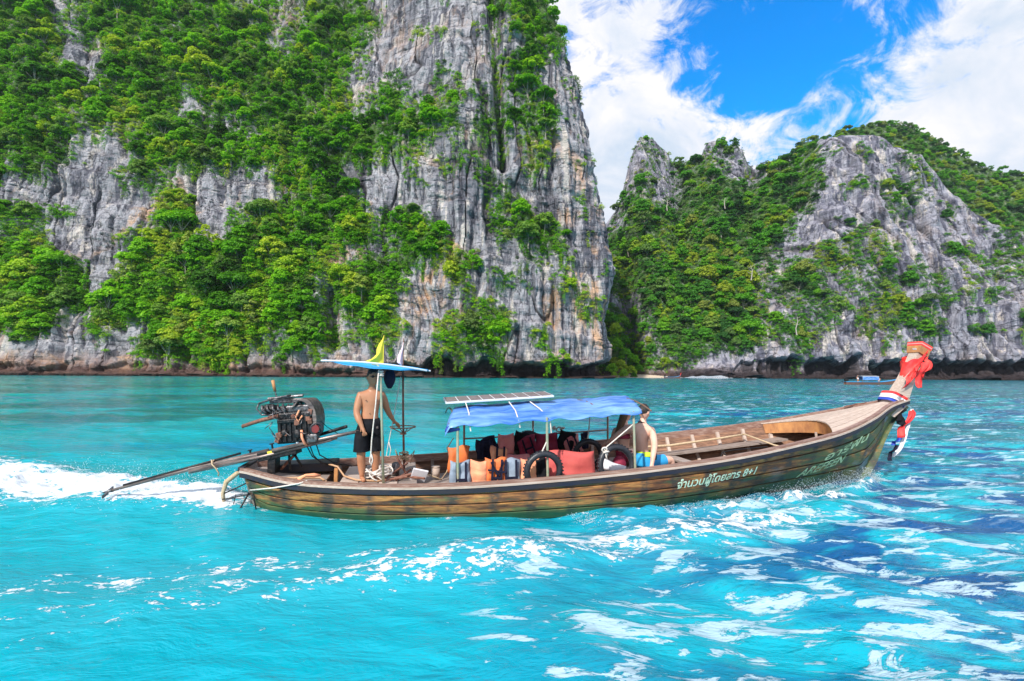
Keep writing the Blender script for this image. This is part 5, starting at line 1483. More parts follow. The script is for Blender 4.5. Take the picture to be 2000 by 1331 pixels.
# ------------------------------------------------------------------ tyres hung as fenders
def tyre(label, c, R, rot, ropes):
    e = empty('tyre', W(*c), 0, label, 'tyre', None)
    e.rotation_euler = Euler((rot[0], rot[1], rot[2] + BTH), 'XYZ')
    m = MB(); m.torus((0, 0, 0), R - 0.045, 0.045, (0, 0, 0), 36, 12)
    for i in range(36):
        a = 6.28318 * i / 36; m.box((math.cos(a) * R, 0, math.sin(a) * R), (0.008, 0.055, 0.02), (0, -a, 0.25))
    m.build('tread', M['rubber'], e, True)
    for pts in ropes:
        inv = e.matrix_basis.inverted()
        MB().tube([(Matrix.LocRotScale(e.location, e.rotation_euler, None).inverted() @ W(*p)) for p in pts], 0.010, 6).build('tie_rope', M['white_rope'], e)
tyre('black scooter tyre inside the near gunwale, tied to the middle green post', (4.13, -1.10, 0.575), 0.285, (0.05, 0, 0), [[(4.10, -1.13, 0.86), (4.13, -1.1, 0.78)], [(4.11, -1.12, 0.86), (4.20, -1.06, 1.0)]])
tyre('black ribbed tyre leaning beside the seated man near the forward green post', (5.27, -1.02, 0.60), 0.31, (-0.12, 0, 0.1), [[(5.08, -1.03, 0.85), (5.56, -1.0, 1.2)], [(5.06, -1.05, 0.86), (5.12, -1.05, 0.76)]])
tyre('black tyre hanging on a cord in the middle of the canopy beside the red float', (5.35, 0.35, 0.54), 0.27, (0.1, 0, -0.15), [[(5.35, 0.35, 0.80), (5.38, 0.3, 1.3)], [(5.33, 0.33, 0.8), (5.36, 0.3, 1.02)]])
tyre('small black tyre showing behind the hung life jackets at the far rail', (4.42, 1.0, 0.62), 0.27, (0.0, 0, 0.0), [[(4.5, 1.0, 0.86), (4.55, 1.06, 0.95)]])
tyre('dark tyre lying flat half under the salmon float', (5.02, 0.1, 0.50), 0.25, (1.35, 0, 0.3), [])


# ------------------------------------------------------------------ floats and life jackets
def pad(w, h, t, rows=2, bend=0.0, taper=0.0, seed=0):
    m = MB(); P = []; Q = []
    for i in range(rows * 6 + 1):
        z = h * i / (rows * 6); f = (i % 6) / 6.0; bul = 0.72 + 0.28 * abs(math.sin(math.pi * (i / 6.0))) ** 0.5 if rows > 0 else 1
        rowP, rowQ = [], []
        for j in range(11):
            x = -1 + 2 * j / 10; th = t * 0.5 * (1 - abs(x) ** 5) ** 0.5 * bul + 0.004
            if i in (0, rows * 6): th *= 0.35
            ww = w * 0.5 * (1 - taper * z / h); by = bend * (z / h) ** 2 + 0.012 * math.sin(x * 4 + z * 9 + seed)
            nz_ = 0.022 * float(vnoise(x * 1.7 + seed, z * 7 + w * 31, 0, 5)); nx_ = 0.022 * float(vnoise(x * 2 + 9, z * 6 + w * 17, 0, 8)); rowP.append(Vector((x * ww + nx_, -th + by + nz_, z * (1 + 0.05 * math.sin(x * 3 + w * 40))))); rowQ.append(Vector((0, 2 * th, 0)))
        P.append(rowP); Q.append(rowQ)
    return m.slab(P, Q)


def jacket(label, c, w, h, t, rot, mats, rows=3, straps='HV', side_panel=None, taper=0.0, bend=0.0, group=None):
    e = empty('life_jacket', W(*c), 0, label, 'life jacket', group)
    e.rotation_euler = Euler((rot[0], rot[1], rot[2] + BTH), 'XYZ')
    if side_panel:
        pad(w * 0.55, h, t, rows, bend, taper, 1).build('front_panel', M[mats[0]], e, True).location.x = -w * 0.24
        pad(w * 0.50, h, t * 0.9, rows, bend, taper, 2).build('back_panel', M[side_panel], e, True).location.x = w * 0.26
        cx = -w * 0.24; hw = w * 0.12
    else:
        pad(w, h, t, rows, bend, taper).build('front_panel', M[mats[0]], e, True); cx = 0; hw = w * 0.22
    y = -t * 0.5 - 0.026
    def strip(p0, p1, wd=0.022):
        d = Vector(p1) - Vector(p0); L = d.length; ang = math.atan2(d.z, d.x)
        mid = (Vector(p0) + Vector(p1)) / 2
        MB().box(mid, (L, 0.014, wd * 1.25), (0, -ang, 0), bev=0.002).build('strap', M['navy'], e)
    if 'V' in straps:
        strip((cx - hw, y, 0.01), (cx - hw, y, h - 0.01)); strip((cx + hw, y, 0.01), (cx + hw, y, h - 0.01))
    if 'H' in straps: strip((cx - hw - 0.01, y - .004, h * 0.42), (cx + hw + 0.01, y - .004, h * 0.42), 0.026)
    if 'h' in straps: strip((-w * .45, y - .004, h * 0.66), (w * .45, y - .004, h * 0.60), 0.02); strip((-w * .45, y - .004, h * 0.28), (w * .45, y - .004, h * 0.20), 0.02)
    if 'X' in straps: strip((-w * .3, y, h * .9), (w * .3, y, h * .2)); strip((w * .3, y, h * .9), (-w * .2, y, h * .1))
    return e


jacket('orange block float standing upright behind the stern canopy post', (3.02, -0.25, 0.42), 0.32, 0.40, 0.11, (0.05, 0, 0.1), ['orange'], 1, '')
jacket('grey and faded-orange life jacket with two black straps, first from the stern', (3.10, -0.98, 0.30), 0.52, 0.42, 0.11, (-0.10, 0, 0.05), ['grey_fabric'], 3, 'HV', 'faded_orange')
jacket('bright orange life jacket criss-crossed by black webbing beside the grey ones', (3.46, -0.95, 0.28), 0.30, 0.46, 0.10, (-0.08, 0.06, 0.1), ['orange'], 3, 'HVhX')
jacket('grey-blue life jacket with black H-shaped straps, its orange side showing', (3.84, -0.92, 0.28), 0.62, 0.44, 0.12, (-0.10, 0, 0.0), ['grey_fabric'], 2, 'HV', 'faded_orange', 0.12)
jacket('big salmon-red foam float with a middle seam beside the first tyre', (4.67, -0.70, 0.24), 0.86, 0.53, 0.12, (-0.06, 0, 0.03), ['salmon'], 2, '', None, 0.04)
jacket('salmon life jacket seen through the ring of the first tyre', (4.02, -0.82, 0.28), 0.32, 0.40, 0.10, (-0.05, 0, 0), ['faded_orange'], 2, '')
jacket('black life jacket panel in front of the middle green post', (4.14, -0.95, 0.28), 0.17, 0.44, 0.08, (-0.05, 0, 0), ['black_cloth'], 2, '')
jacket('grey and navy checked life jacket draped highest over the orange pile', (3.45, -0.10, 0.58), 0.28, 0.30, 0.12, (-0.25, 0.05, 0.2), ['navy'], 3, 'V')
m = jacket('crumpled orange life jacket with loose black straps on top of the pile', (3.60, -0.45, 0.50), 0.26, 0.34, 0.12, (-0.5, 0.2, 0.1), ['faded_orange'], 2, 'VH')
jacket('pink crumpled life jacket flat between the grey jackets and the far rail', (3.88, -0.35, 0.56), 0.55, 0.16, 0.14, (-0.9, 0, 0), ['pink'], 1, '')
# jackets hung on the far rail
for k, (u, w_, h_, mt, lab, st) in enumerate(((3.62, .26, .30, 'navy', 'dark navy life jacket hung at the stern end of the far rail', 'V'), (3.90, .22, .36, 'pink', 'salmon-pink life jacket folded slantwise over the far rail', ''), (4.12, .24, .34, 'black_cloth', 'black life jacket hung on the far rail beside the pink one', ''), (4.36, .26, .34, 'maroon', 'maroon life jacket with three dark straps on the far rail', 'VH'), (4.66, .34, .33, 'maroon', 'maroon and purple life jacket sagging open on the far rail', ''), (4.98, .24, .36, 'black_cloth', 'black life jacket crowned with small floats behind the middle post', ''), (5.22, .26, .36, 'pink', 'pink life jacket with black edging, last on the far rail', 'V'), (5.40, .12, .30, 'navy', 'narrow dark life jacket at the forward end of the hung row', ''))):
    jacket(lab, (u + 0.1, 0.93, 0.80 - h_ + 0.04 * (k % 3)), w_ * 1.3, h_, 0.10, (0.06 * (k % 2), 0.35 * ((k % 3) - 1), 0), [mt], 2 + k % 2, st, None, -0.1 * (k % 2), 0.02 * (k % 3))
thing('rope_bundle', 'knot of white and yellow cord tied where the far rail meets the middle post', 'rope', MB().torus((5.02, .98, .90), .05, .014, (.4, .3, 0), 12, 6).torus((5.08, .98, .92), .04, .014, (1.2, .3, 1), 12, 6).ball((4.92, .98, .93), .04), 'white_rope', None, True)
thing('fender_rope', 'knotted pale rope where the leaning tyre is tied near the forward post', 'rope', MB().torus((5.07, -1.05, .84), .035, .013, (.4, .3, 0), 12, 6).torus((5.09, -1.06, .80), .04, .013, (1.2, .3, 1), 12, 6).tube([(5.08, -1.06, .8), (5.10, -1.07, .70)], .012, 6), 'white_rope', None, True)
thing('cushion', 'grey-white seat cushion tucked inside the leaning tyre', 'cushion', pad(.42, .16, .2, 1), 'white_cloth', None, True).matrix_world = BMx @ Matrix.Translation((5.35, -.6, .42)) @ Matrix.Rotation(.35, 4, 'Y')
thing('bag', 'dark red bag on the bench behind the leaning tyre', 'bag', MB().ball((5.62, -.35, .48), .12, (1, .8, 1.2)), 'maroon', None, True)
thing('wire_basket', 'thin bent wire frame lying inside the near gunwale forward of the passengers', 'wire frame', MB().tube([(7.05, -.95, .66), (7.1, -.93, .73), (7.3, -.9, .75), (7.7, -.92, .78), (7.9, -.95, .80)], .008, 6).tube([(7.25, -.9, .66), (7.4, -.9, .70), (7.85, -.95, .74)], .008, 6).tube([(7.1, -.93, .73), (7.2, -.95, .64)], .008, 6), 'engine_black')
thing('rope_end', 'short brown rope lying on the bow deck near the far gunwale', 'rope', MB().tube([(10.75, .32, 1.33), (10.9, .28, 1.36), (11.0, .30, 1.38), (11.1, .22, 1.40), (11.2, .24, 1.41)], .012, 6), 'rust')


# cloths on the prow
def ribbon(name, label, secs, mats, cat='cloth', off=0.004, top=None):
    e = empty(name, W(*secs[0][0]), BTH, label, cat)
    o0 = Vector(secs[0][0])
    return e, o0
e = empty('red_sash', W(12.15, 0, 2.2), BTH, 'bright red cloth wrapped round the prow head with its tails fluttering aft', 'cloth')
P = []
for i in range(15):
    f = i / 14; row = []
    cx, cz = 11.97 + 0.19 * (1 - f), 2.36 - 0.36 * f
    for j in range(25):
        a = 6.28318 * j / 24
        fold = 1 + 0.05 * math.sin(a * 5 + f * 9) + 0.035 * math.sin(a * 13 - f * 14)
        rx = (0.235 - 0.10 * f ** 0.8) * fold; ry = (0.185 - 0.06 * f) * fold
        x = cx + rx * math.cos(a) * (1.25 if math.cos(a) < 0 else 0.85); z = cz + 0.13 * math.cos(a) * (1 - 0.3 * f) + 0.02 * math.sin(a * 7 + f * 3)
        row.append(Vector((x - 12.15, ry * math.sin(a), z - 2.2)))
    P.append(row)
MB().slab(P, [[Vector((0, 0, 0.004))] * 25 for _ in P]).build('wrap', M['red_cloth'], e, True)
def tail(e, base, p, q, w0, w1, mat, seed=0, name='tail', n=12, axis=Vector((0.75, 0.1, 0.5))):
    P = []
    for i in range(n + 1):
        f = i / n; c = Vector(p).lerp(Vector(q), f) + Vector((0.03 * math.sin(f * 9 + seed), 0.04 * math.sin(f * 6 + seed * 2), 0.02 * math.sin(f * 12 + seed)))
        w_ = w0 + (w1 - w0) * f; row = []
        for j in range(7):
            g_ = -1 + 2 * j / 6; row.append(c - base + axis.normalized() * w_ * g_ + Vector((0, 0.03 * math.sin(g_ * 4 + f * 5 + seed), 0)))
        P.append(row)
    return MB().slab(P, [[Vector((0, 0.004, 0))] * 7 for _ in P]).build(name, M[mat], e, True)
b0 = Vector((12.15, 0, 2.2))
tail(e, b0, (12.0, -0.17, 2.15), (11.66, -0.24, 1.84), 0.08, 0.17, 'red_cloth', 1, 'tail', 12, Vector((0.45, 0, 0.9)))
tail(e, b0, (12.10, -0.17, 2.20), (12.00, -0.17, 1.70), 0.14, 0.03, 'red_cloth', 2, 'tail', 12, Vector((1, 0, 0.2)))
tail(e, b0, (12.30, -0.16, 2.34), (12.10, -0.18, 1.92), 0.05, 0.03, 'red_cloth', 4, 'tail', 12, Vector((1, 0, 0.3)))
# tricolour ribbon round the base of the prow
e = empty('tricolour_ribbon', W(11.6, 0, 1.4), BTH, 'red, white and blue ribbon wound round the foot of the prow post', 'ribbon')
for k, (mt, dd) in enumerate((('blue_ribbon', 0.0), ('white_cloth', 0.062), ('white_cloth', 0.10), ('red_cloth', 0.155))):
    P = []
    for q in range(2):
        row = []
        s_ = dd + q * 0.055; c = Vector((11.49 + 0.55 * s_, 0, 1.40 + 0.80 * s_))
        for j in range(25):
            a = 6.28318 * j / 24; ca_, sa_ = math.cos(a), math.sin(a)
            sx = math.copysign(abs(ca_) ** 0.55, ca_); sy = math.copysign(abs(sa_) ** 0.55, sa_)
            row.append(c + Vector((0.9, 0, -0.42)) * (0.205 * sx) + Vector((0, 0.165 * sy, 0)) - Vector((11.6, 0, 1.4)))
        P.append(row)
    MB().slab(P, [[Vector((0, 0, 0.006))] * 25 for _ in P]).build('band', M[mt], e, True)
b1 = Vector((11.6, 0, 1.4))
tail(e, b1, (11.70, -0.10, 1.30), (11.44, -0.17, 1.02), 0.05, 0.10, 'black_cloth', 3, 'tail', 12, Vector((0.8, 0, -0.5)))  # black strip standing in for the shaded gap under the bow
tail(e, b1, (11.86, -0.12, 1.30), (11.40, -0.24, 0.80), 0.05, 0.13, 'red_cloth', 5, 'tail', 12, Vector((0.8, 0, 0.25)))
tail(e, b1, (11.95, -0.06, 1.28), (11.34, -0.2, 0.42), 0.02, 0.10, 'white_cloth', 7, 'tail', 14, Vector((0.9, 0, 0.3)))
tail(e, b1, (11.30, -0.25, 0.76), (11.24, -0.25, 0.62), 0.035, 0.03, 'blue_ribbon', 2, 'tail', 5, Vector((1, 0, 0)))
tail(e, b1, (11.24, -0.25, 0.63), (11.12, -0.25, 0.34), 0.012, 0.03, 'navy', 2, 'tail', 6, Vector((1, 0, 0)))
# ------------------------------------------------------------------ people
def head_geometry(bm, c, fwd, sc=1.0):
    f = Vector(fwd).normalized(); s = Vector((f.y, -f.x, 0)); up = Vector((0, 0, 1)); c = Vector(c); R_ = []
    n, k = 22, 16
    for i in range(k + 1):
        ph = math.pi * i / k; row = []
        for j in range(n):
            a = 2 * math.pi * j / n; x, y, z = math.sin(ph) * math.cos(a), math.sin(ph) * math.sin(a), math.cos(ph)
            jaw = max(0, -z)
            hx = 0.094 * x * (1 - 0.22 * jaw * (x < 0)); hy = 0.076 * y * (1 - 0.30 * jaw); hz = 0.116 * z
            if x > 0:
                g = math.exp(-((y / 0.16) ** 2)); hx += 0.024 * g * math.exp(-(((z + 0.12) / 0.16) ** 2)) + 0.010 * g * math.exp(-(((z + 0.72) / 0.2) ** 2)) * 1.2
                hx -= 0.008 * math.exp(-(((abs(y) - 0.38) / 0.16) ** 2)) * math.exp(-(((z - 0.10) / 0.13) ** 2)); hx += 0.006 * math.exp(-(((z + 0.42) / 0.08) ** 2)) * math.exp(-((y / 0.3) ** 2))
            row.append(bm.verts.new(c + (f * hx + s * hy + up * hz) * sc))
        R_.append(row)
    for A, B in zip(R_, R_[1:]):
        for j in range(n): bm.faces.new((A[j], B[j], B[(j + 1) % n], A[(j + 1) % n]))


def skin_body(name, J, E_, mat, parent, root, levels=2, head=None, fat=1.17):
    """one continuous surface grown along a skeleton: J name -> (x, y, z, rx, ry)"""
    names = list(J); idx = {n: i for i, n in enumerate(names)}
    me = bpy.data.meshes.new(name)
    me.from_pydata([J[n][:3] for n in names], [(idx[a], idx[b]) for a, b in E_], [])
    o = bpy.data.objects.new(name, me); COL.objects.link(o)
    md = o.modifiers.new('skin', 'SKIN'); md.use_smooth_shade = True; md.branch_smoothing = 0.6
    if not me.skin_vertices:
        pass
    for i, n in enumerate(names):
        sv = me.skin_vertices[0].data[i]; j = J[n]; sv.radius = (j[3] * fat, (j[4] if len(j) > 4 else j[3]) * fat); sv.use_root = (n == root)
    s2 = o.modifiers.new('sub', 'SUBSURF'); s2.levels = levels; s2.render_levels = levels
    bpy.context.view_layer.update()
    dg = bpy.context.evaluated_depsgraph_get()
    m2 = bpy.data.meshes.new_from_object(o.evaluated_get(dg))
    if head:
        bm = bmesh.new(); bm.from_mesh(m2); head_geometry(bm, *head)
        bmesh.ops.remove_doubles(bm, verts=bm.verts[:], dist=0.0004); bm.to_mesh(m2); bm.free()
    m2.polygons.foreach_set('use_smooth', [True] * len(m2.polygons)); m2.name = name
    bpy.data.objects.remove(o); bpy.data.meshes.remove(me)
    m2.materials.clear()
    return link(name, m2, mat, parent)


def shell(rings, name, mat, parent, th=0.006):
    """a garment from elliptical rings: (cx, cy, cz, rx, ry)"""
    P = []
    for k, (cx, cy, cz, rx, ry) in enumerate(rings):
        P.append([Vector((cx + rx * math.cos(a) * (1 + 0.03 * math.sin(5 * a + k)), cy + ry * math.sin(a) * (1 + 0.03 * math.sin(4 * a + k)), cz)) for a in np.linspace(0, 6.28318, 21)])
    return MB().slab(P, [[Vector((0, 0, -th))] * 21 for _ in P]).build(name, M[mat], parent, True)


def head_extras(par, c, fwd, mat_hair, glasses=True, sc=1.0, hair_long=0.0):
    """hair cap, ears and sunglasses on a head centred at c, looking along fwd (unit, horizontal)"""
    f = Vector(fwd).normalized(); s = Vector((f.y, -f.x, 0)); up = Vector((0, 0, 1)); c = Vector(c)
    m = MB(); P = []
    for i in range(9):
        ph = (math.pi * 0.56) * i / 8
        row = []
        for a in np.linspace(0, 6.28318, 25):
            fr = math.cos(a)
            drop = ph * (1.0 - 0.36 * max(0, fr)) * (1 + 0.18 * max(0, -fr))
            r_ = 1.0 + 0.025 * math.sin(a * 9 + i)
            d = f * math.sin(drop) * fr * 0.094 * sc + s * math.sin(drop) * math.sin(a) * 0.080 * sc + up * math.cos(drop) * 0.108 * sc
            row.append(c + d * r_ + up * 0.018 * sc - f * 0.006)
        P.append(row)
    m.grid(P); hr = m.build('hair', M[mat_hair], par, True)
    for q in (-1, 1):
        MB().ball(c + s * q * 0.076 * sc - up * 0.012 - f * 0.004, 0.024 * sc, (0.35, 0.7, 1.1), 10, (0, 0, math.atan2(f.y, f.x))).build('ear', None or par.children[0].data.materials[0], par, True)
    if glasses:
        m = MB()
        for q in (-1, 1):
            m.ball(c + f * 0.083 * sc + s * q * 0.032 * sc + up * 0.010 * sc, 0.027 * sc, (0.45, 1.0, 0.72), 12, (0, 0, math.atan2(f.y, f.x)))
            m.tube([c + f * 0.078 * sc + s * q * 0.056 * sc + up * 0.014 * sc, c + s * q * 0.080 * sc + up * 0.012 * sc], 0.004, 5)
        m.tube([c + f * 0.097 * sc - s * 0.03 * sc + up * 0.014 * sc, c + f * 0.097 * sc + s * 0.03 * sc + up * 0.014 * sc], 0.005, 5)
        m.build('sunglasses', M['glass_black'], par, True)


def hand(J, E_, pre, w, d, curl, side, sp=0.019):
    """palm and five unequal fingers starting from wrist vertex w; d pointing dir, curl bend dir, side spread dir"""
    W_ = Vector(J[w][:3]); d = Vector(d).normalized(); curl = Vector(curl).normalized(); side = Vector(side).normalized()
    pc_ = W_ + d * 0.050; J[pre + 'palm'] = (*pc_, 0.030, 0.017); E_.append((w, pre + 'palm'))
    for k, (off, L) in enumerate(((-1.5, .058), (-.5, .068), (.5, .064), (1.5, .050))):
        a = pc_ + d * 0.035 + side * off * sp * 0.9; b = a + d * L * 0.5 + curl * L * 0.25; c = b + d * L * 0.25 + curl * L * 0.45
        for nm, p, r in (('a', a, .0095), ('b', b, .0085), ('c', c, .007)): J['%s%d%s' % (pre, k, nm)] = (*p, r)
        E_ += [(pre + 'palm', '%s%da' % (pre, k)), ('%s%da' % (pre, k), '%s%db' % (pre, k)), ('%s%db' % (pre, k), '%s%dc' % (pre, k))]
    a = W_ + d * 0.025 - side * 0.034; b = a + d * 0.035 - side * 0.012 + curl * 0.02
    J[pre + 't1'] = (*a, .012); J[pre + 't2'] = (*b, .009); E_ += [(w, pre + 't1'), (pre + 't1', pre + 't2')]


# the helmsman, standing; coordinates are boat coordinates
helm = empty('person', W(0, 0, 0), BTH, 'shirtless man in black shorts and sunglasses standing at the tiller in the stern', 'person')
J = {'pelvis': (1.70, -.45, 1.20, .125, .100), 'waist': (1.70, -.45, 1.33, .120, .090), 'chest': (1.71, -.445, 1.50, .145, .105), 'upper': (1.715, -.44, 1.62, .115, .085), 'neck': (1.72, -.45, 1.705, .052, .052), 'nk2': (1.735, -.475, 1.79, .046),
     'shR': (1.565, -.47, 1.625, .062), 'elR': (1.525, -.53, 1.37, .043), 'faR': (1.57, -.58, 1.26, .040), 'wrR': (1.63, -.615, 1.165, .026),
     'shL': (1.865, -.42, 1.63, .060), 'elL': (1.935, -.30, 1.40, .042), 'faL': (1.98, -.2, 1.30, .036), 'wrL': (2.04, -.10, 1.20, .025),
     'hiR': (1.615, -.47, 1.12, .095, .09), 'thR': (1.605, -.48, .95, .083), 'knR': (1.60, -.50, .78, .055), 'caR': (1.605, -.47, .66, .056), 'anR': (1.62, -.46, .475, .034), 'heR': (1.62, -.45, .435, .030), 'toR': (1.66, -.60, .425, .026),
     'hiL': (1.78, -.43, 1.12, .095, .09), 'thL': (1.80, -.42, .95, .083), 'knL': (1.80, -.42, .78, .055), 'caL': (1.80, -.39, .66, .056), 'anL': (1.785, -.38, .475, .034), 'heL': (1.785, -.37, .435, .030), 'toL': (1.85, -.50, .425, .026)}
E_ = [('pelvis', 'waist'), ('waist', 'chest'), ('chest', 'upper'), ('upper', 'neck'), ('neck', 'nk2'), ('upper', 'shR'), ('shR', 'elR'), ('elR', 'faR'), ('faR', 'wrR'), ('upper', 'shL'), ('shL', 'elL'), ('elL', 'faL'), ('faL', 'wrL'), 
      ('pelvis', 'hiR'), ('hiR', 'thR'), ('thR', 'knR'), ('knR', 'caR'), ('caR', 'anR'), ('anR', 'heR'), ('heR', 'toR'), ('pelvis', 'hiL'), ('hiL', 'thL'), ('thL', 'knL'), ('knL', 'caL'), ('caL', 'anL'), ('anL', 'heL'), ('heL', 'toL')]
hand(J, E_, 'r', 'wrR', (0.25, -0.15, -0.95), (-.2, .9, 0.3), (0.9, -0.2, 0.2))
hand(J, E_, 'l', 'wrL', (0.45, 0.6, -0.45), (0.2, 0.3, -0.9), (0.85, -0.5, 0.0))
skin_body('body', J, E_, M['skin'], helm, 'pelvis', 2, ((1.735, -.468, 1.865), (0.45, -0.9, 0), 1.12))
head_extras(helm, (1.735, -.468, 1.875), (0.45, -0.9, 0), 'hair', True, 1.05)
m = MB(); m.ball((1.655, -.553, 1.545), .011, (1, .4, 1), 8); m.ball((1.80, -.535, 1.55), .011, (1, .4, 1), 8); m.ball((1.71, -.548, 1.36), .008, (1, .4, 1), 8); m.build('chest_detail', M['rust'], helm)['kind'] = 'stuff'
shell([(1.70, -.45, 1.285, .142, .112), (1.70, -.45, 1.20, .165, .128), (1.70, -.45, 1.12, .185, .135), (1.70, -.45, 1.06, .188, .135)], 'shorts_top', 'black_cloth', helm)
shell([(1.615, -.47, 1.12, .105, .118), (1.605, -.475, 1.0, .108, .115), (1.60, -.485, .86, .108, .112), (1.60, -.49, .825, .110, .113)], 'shorts_leg', 'black_cloth', helm)
shell([(1.785, -.43, 1.12, .105, .118), (1.80, -.425, 1.0, .106, .113), (1.805, -.42, .86, .106, .110), (1.805, -.42, .825, .108, .112)], 'shorts_leg', 'black_cloth', helm)

# seated passenger, seen from behind
pm = empty('person', W(0, 0, 0), BTH, 'shirtless pale man with short dark hair and blue shorts sitting with his back turned', 'person')
J = {'pelvis': (5.98, -.42, .56, .135, .105), 'waist': (5.96, -.42, .68, .125, .09), 'chest': (5.965, -.40, .90, .16, .11), 'upper': (5.985, -.38, 1.06, .125, .085), 'neck': (6.02, -.37, 1.155, .058, .058), 'nk2': (6.065, -.345, 1.235, .046),
     'shR': (6.125, -.50, 1.04, .066), 'elR': (6.05, -.72, .82, .044), 'faR': (5.98, -.80, .70, .040), 'wrR': (5.93, -.86, .56, .027),
     'shL': (5.80, -.30, 1.05, .066), 'elL': (5.66, -.12, .90, .044), 'faL': (5.62, .02, .80, .038), 'wrL': (5.60, .15, .74, .026),
     'hiR': (6.10, -.48, .52, .10), 'thR': (6.30, -.46, .53, .082), 'knR': (6.50, -.42, .55, .056), 'caR': (6.52, -.40, .40, .055), 'anR': (6.50, -.38, .22, .034), 'toR': (6.62, -.36, .18, .03),
     'hiL': (6.02, -.28, .52, .10), 'thL': (6.22, -.18, .54, .082), 'knL': (6.42, -.08, .58, .056), 'caL': (6.44, -.06, .40, .055), 'anL': (6.42, -.05, .22, .034), 'toL': (6.54, -.02, .18, .03)}
E_ = [('pelvis', 'waist'), ('waist', 'chest'), ('chest', 'upper'), ('upper', 'neck'), ('neck', 'nk2'),  ('upper', 'shR'), ('shR', 'elR'), ('elR', 'faR'), ('faR', 'wrR'), ('upper', 'shL'), ('shL', 'elL'), ('elL', 'faL'), ('faL', 'wrL'),
      ('pelvis', 'hiR'), ('hiR', 'thR'), ('thR', 'knR'), ('knR', 'caR'), ('caR', 'anR'), ('anR', 'toR'), ('pelvis', 'hiL'), ('hiL', 'thL'), ('thL', 'knL'), ('knL', 'caL'), ('caL', 'anL'), ('anL', 'toL')]
hand(J, E_, 'r', 'wrR', (-0.1, -0.35, -0.9), (0.2, -0.6, -0.6), (0.9, 0, 0))
hand(J, E_, 'l', 'wrL', (0.0, 0.8, -0.4), (0.1, 0.5, -0.8), (0.9, 0, 0))
skin_body('body', J, E_, M['pale_skin'], pm, 'pelvis', 2, ((6.068, -.35, 1.318), (0.93, 0.36, 0), 1.08))
head_extras(pm, (6.068, -.35, 1.325), (0.93, 0.36, 0), 'hair', False, 1.08)
m = MB(); m.torus((6.07, -.345, 1.385), 0.088, 0.006, (1.45, 0.15, 0), 20, 5, 6.28); m.build('headband', M['engine_metal'], pm)
m = MB(); m.torus((6.02, -.37, 1.145), 0.066, 0.008, (1.45, 0.3, 0), 20, 5); m.build('neck_cord', M['black_cloth'], pm)
shell([(6.0, -.42, .68, .150, .125), (6.02, -.42, .60, .175, .15), (6.06, -.42, .50, .20, .16), (6.08, -.42, .44, .20, .16)], 'shorts', 'cyan_cloth', pm)
m = MB(); m.tube([(6.10, -.48, .53), (6.28, -.465, .535), (6.36, -.45, .54)], [.115, .105, .100], 14, False); m.tube([(6.05, -.28, .53), (6.2, -.19, .55), (6.28, -.15, .56)], [.11, .10, .098], 14, False); m.build('shorts_leg', M['cyan_cloth'], pm, True)
shell([(6.03, -.42, .70, .158, .132), (6.035, -.42, .665, .165, .14), (6.04, -.42, .63, .172, .15)], 'waistband', 'lime_cloth', pm)
m = MB(); m.box((6.12, -.585, .63), (.07, .02, .11), (0.2, 0, 0), bev=.006); m.build('side_pocket', M['navy'], pm)

# woman beside him, mostly hidden
pw = empty('person', W(0, 0, 0), BTH, 'long-haired woman sitting half hidden behind the pale man under the canopy edge', 'person')
J = {'pelvis': (5.90, .12, .56, .13, .10), 'waist': (5.90, .12, .68, .10, .08), 'chest': (5.92, .13, .87, .125, .09), 'upper': (5.93, .14, .99, .10, .075), 'neck': (5.95, .15, 1.08, .044, .044), 'nk2': (5.985, .165, 1.155, .046),
     'shR': (6.03, .02, .97, .05), 'elR': (6.10, -.05, .74, .036), 'wrR': (6.22, .0, .62, .024), 'shL': (5.82, .25, .97, .05), 'elL': (5.80, .34, .74, .036), 'wrL': (5.95, .38, .62, .024),
     'hiR': (6.0, .05, .52, .09), 'knR': (6.42, .18, .56, .055), 'anR': (6.44, .2, .22, .033), 'hiL': (5.96, .24, .52, .09), 'knL': (6.36, .42, .56, .055), 'anL': (6.38, .44, .22, .033)}
E_ = [('pelvis', 'waist'), ('waist', 'chest'), ('chest', 'upper'), ('upper', 'neck'), ('neck', 'nk2'),  ('upper', 'shR'), ('shR', 'elR'), ('elR', 'wrR'), ('upper', 'shL'), ('shL', 'elL'), ('elL', 'wrL'), ('pelvis', 'hiR'), ('hiR', 'knR'), ('knR', 'anR'), ('pelvis', 'hiL'), ('hiL', 'knL'), ('knL', 'anL')]
hand(J, E_, 'r', 'wrR', (0.8, 0, -0.4), (0.2, 0, -0.9), (0, 0.9, 0), .015); hand(J, E_, 'l', 'wrL', (0.8, 0, -0.4), (0.2, 0, -0.9), (0, 0.9, 0), .015)
skin_body('body', J, E_, M['pale_skin'], pw, 'pelvis', 2, ((5.985, .16, 1.235), (0.93, 0.36, 0), 1.0))
head_extras(pw, (5.985, .16, 1.24), (0.93, 0.36, 0), 'brown_hair', False, 1.0)
m = MB(); P = []
for i in range(10):
    z = 1.27 - 0.40 * i / 9; rr = 0.085 * (1 - 0.35 * (i / 9) ** 2); x = 5.945 - 0.055 * math.sin(i / 9 * 2.0) - .10 * (i / 9) ** 2
    P.append([Vector((x + rr * math.cos(a) * .8, .13 + rr * math.sin(a) + .01 * math.sin(a * 7), z)) for a in np.linspace(0, 6.28318, 17)])
m.grid(P); m.build('long_hair', M['brown_hair'], pw, True)
shell([(5.92, .13, .92, .130, .10), (5.915, .125, .84, .135, .105)], 'bikini_top', 'maroon', pw)
shell([(5.92, .12, .62, .145, .12), (5.95, .12, .52, .16, .14), (5.96, .12, .46, .15, .14)], 'bikini_bottom', 'maroon', pw)

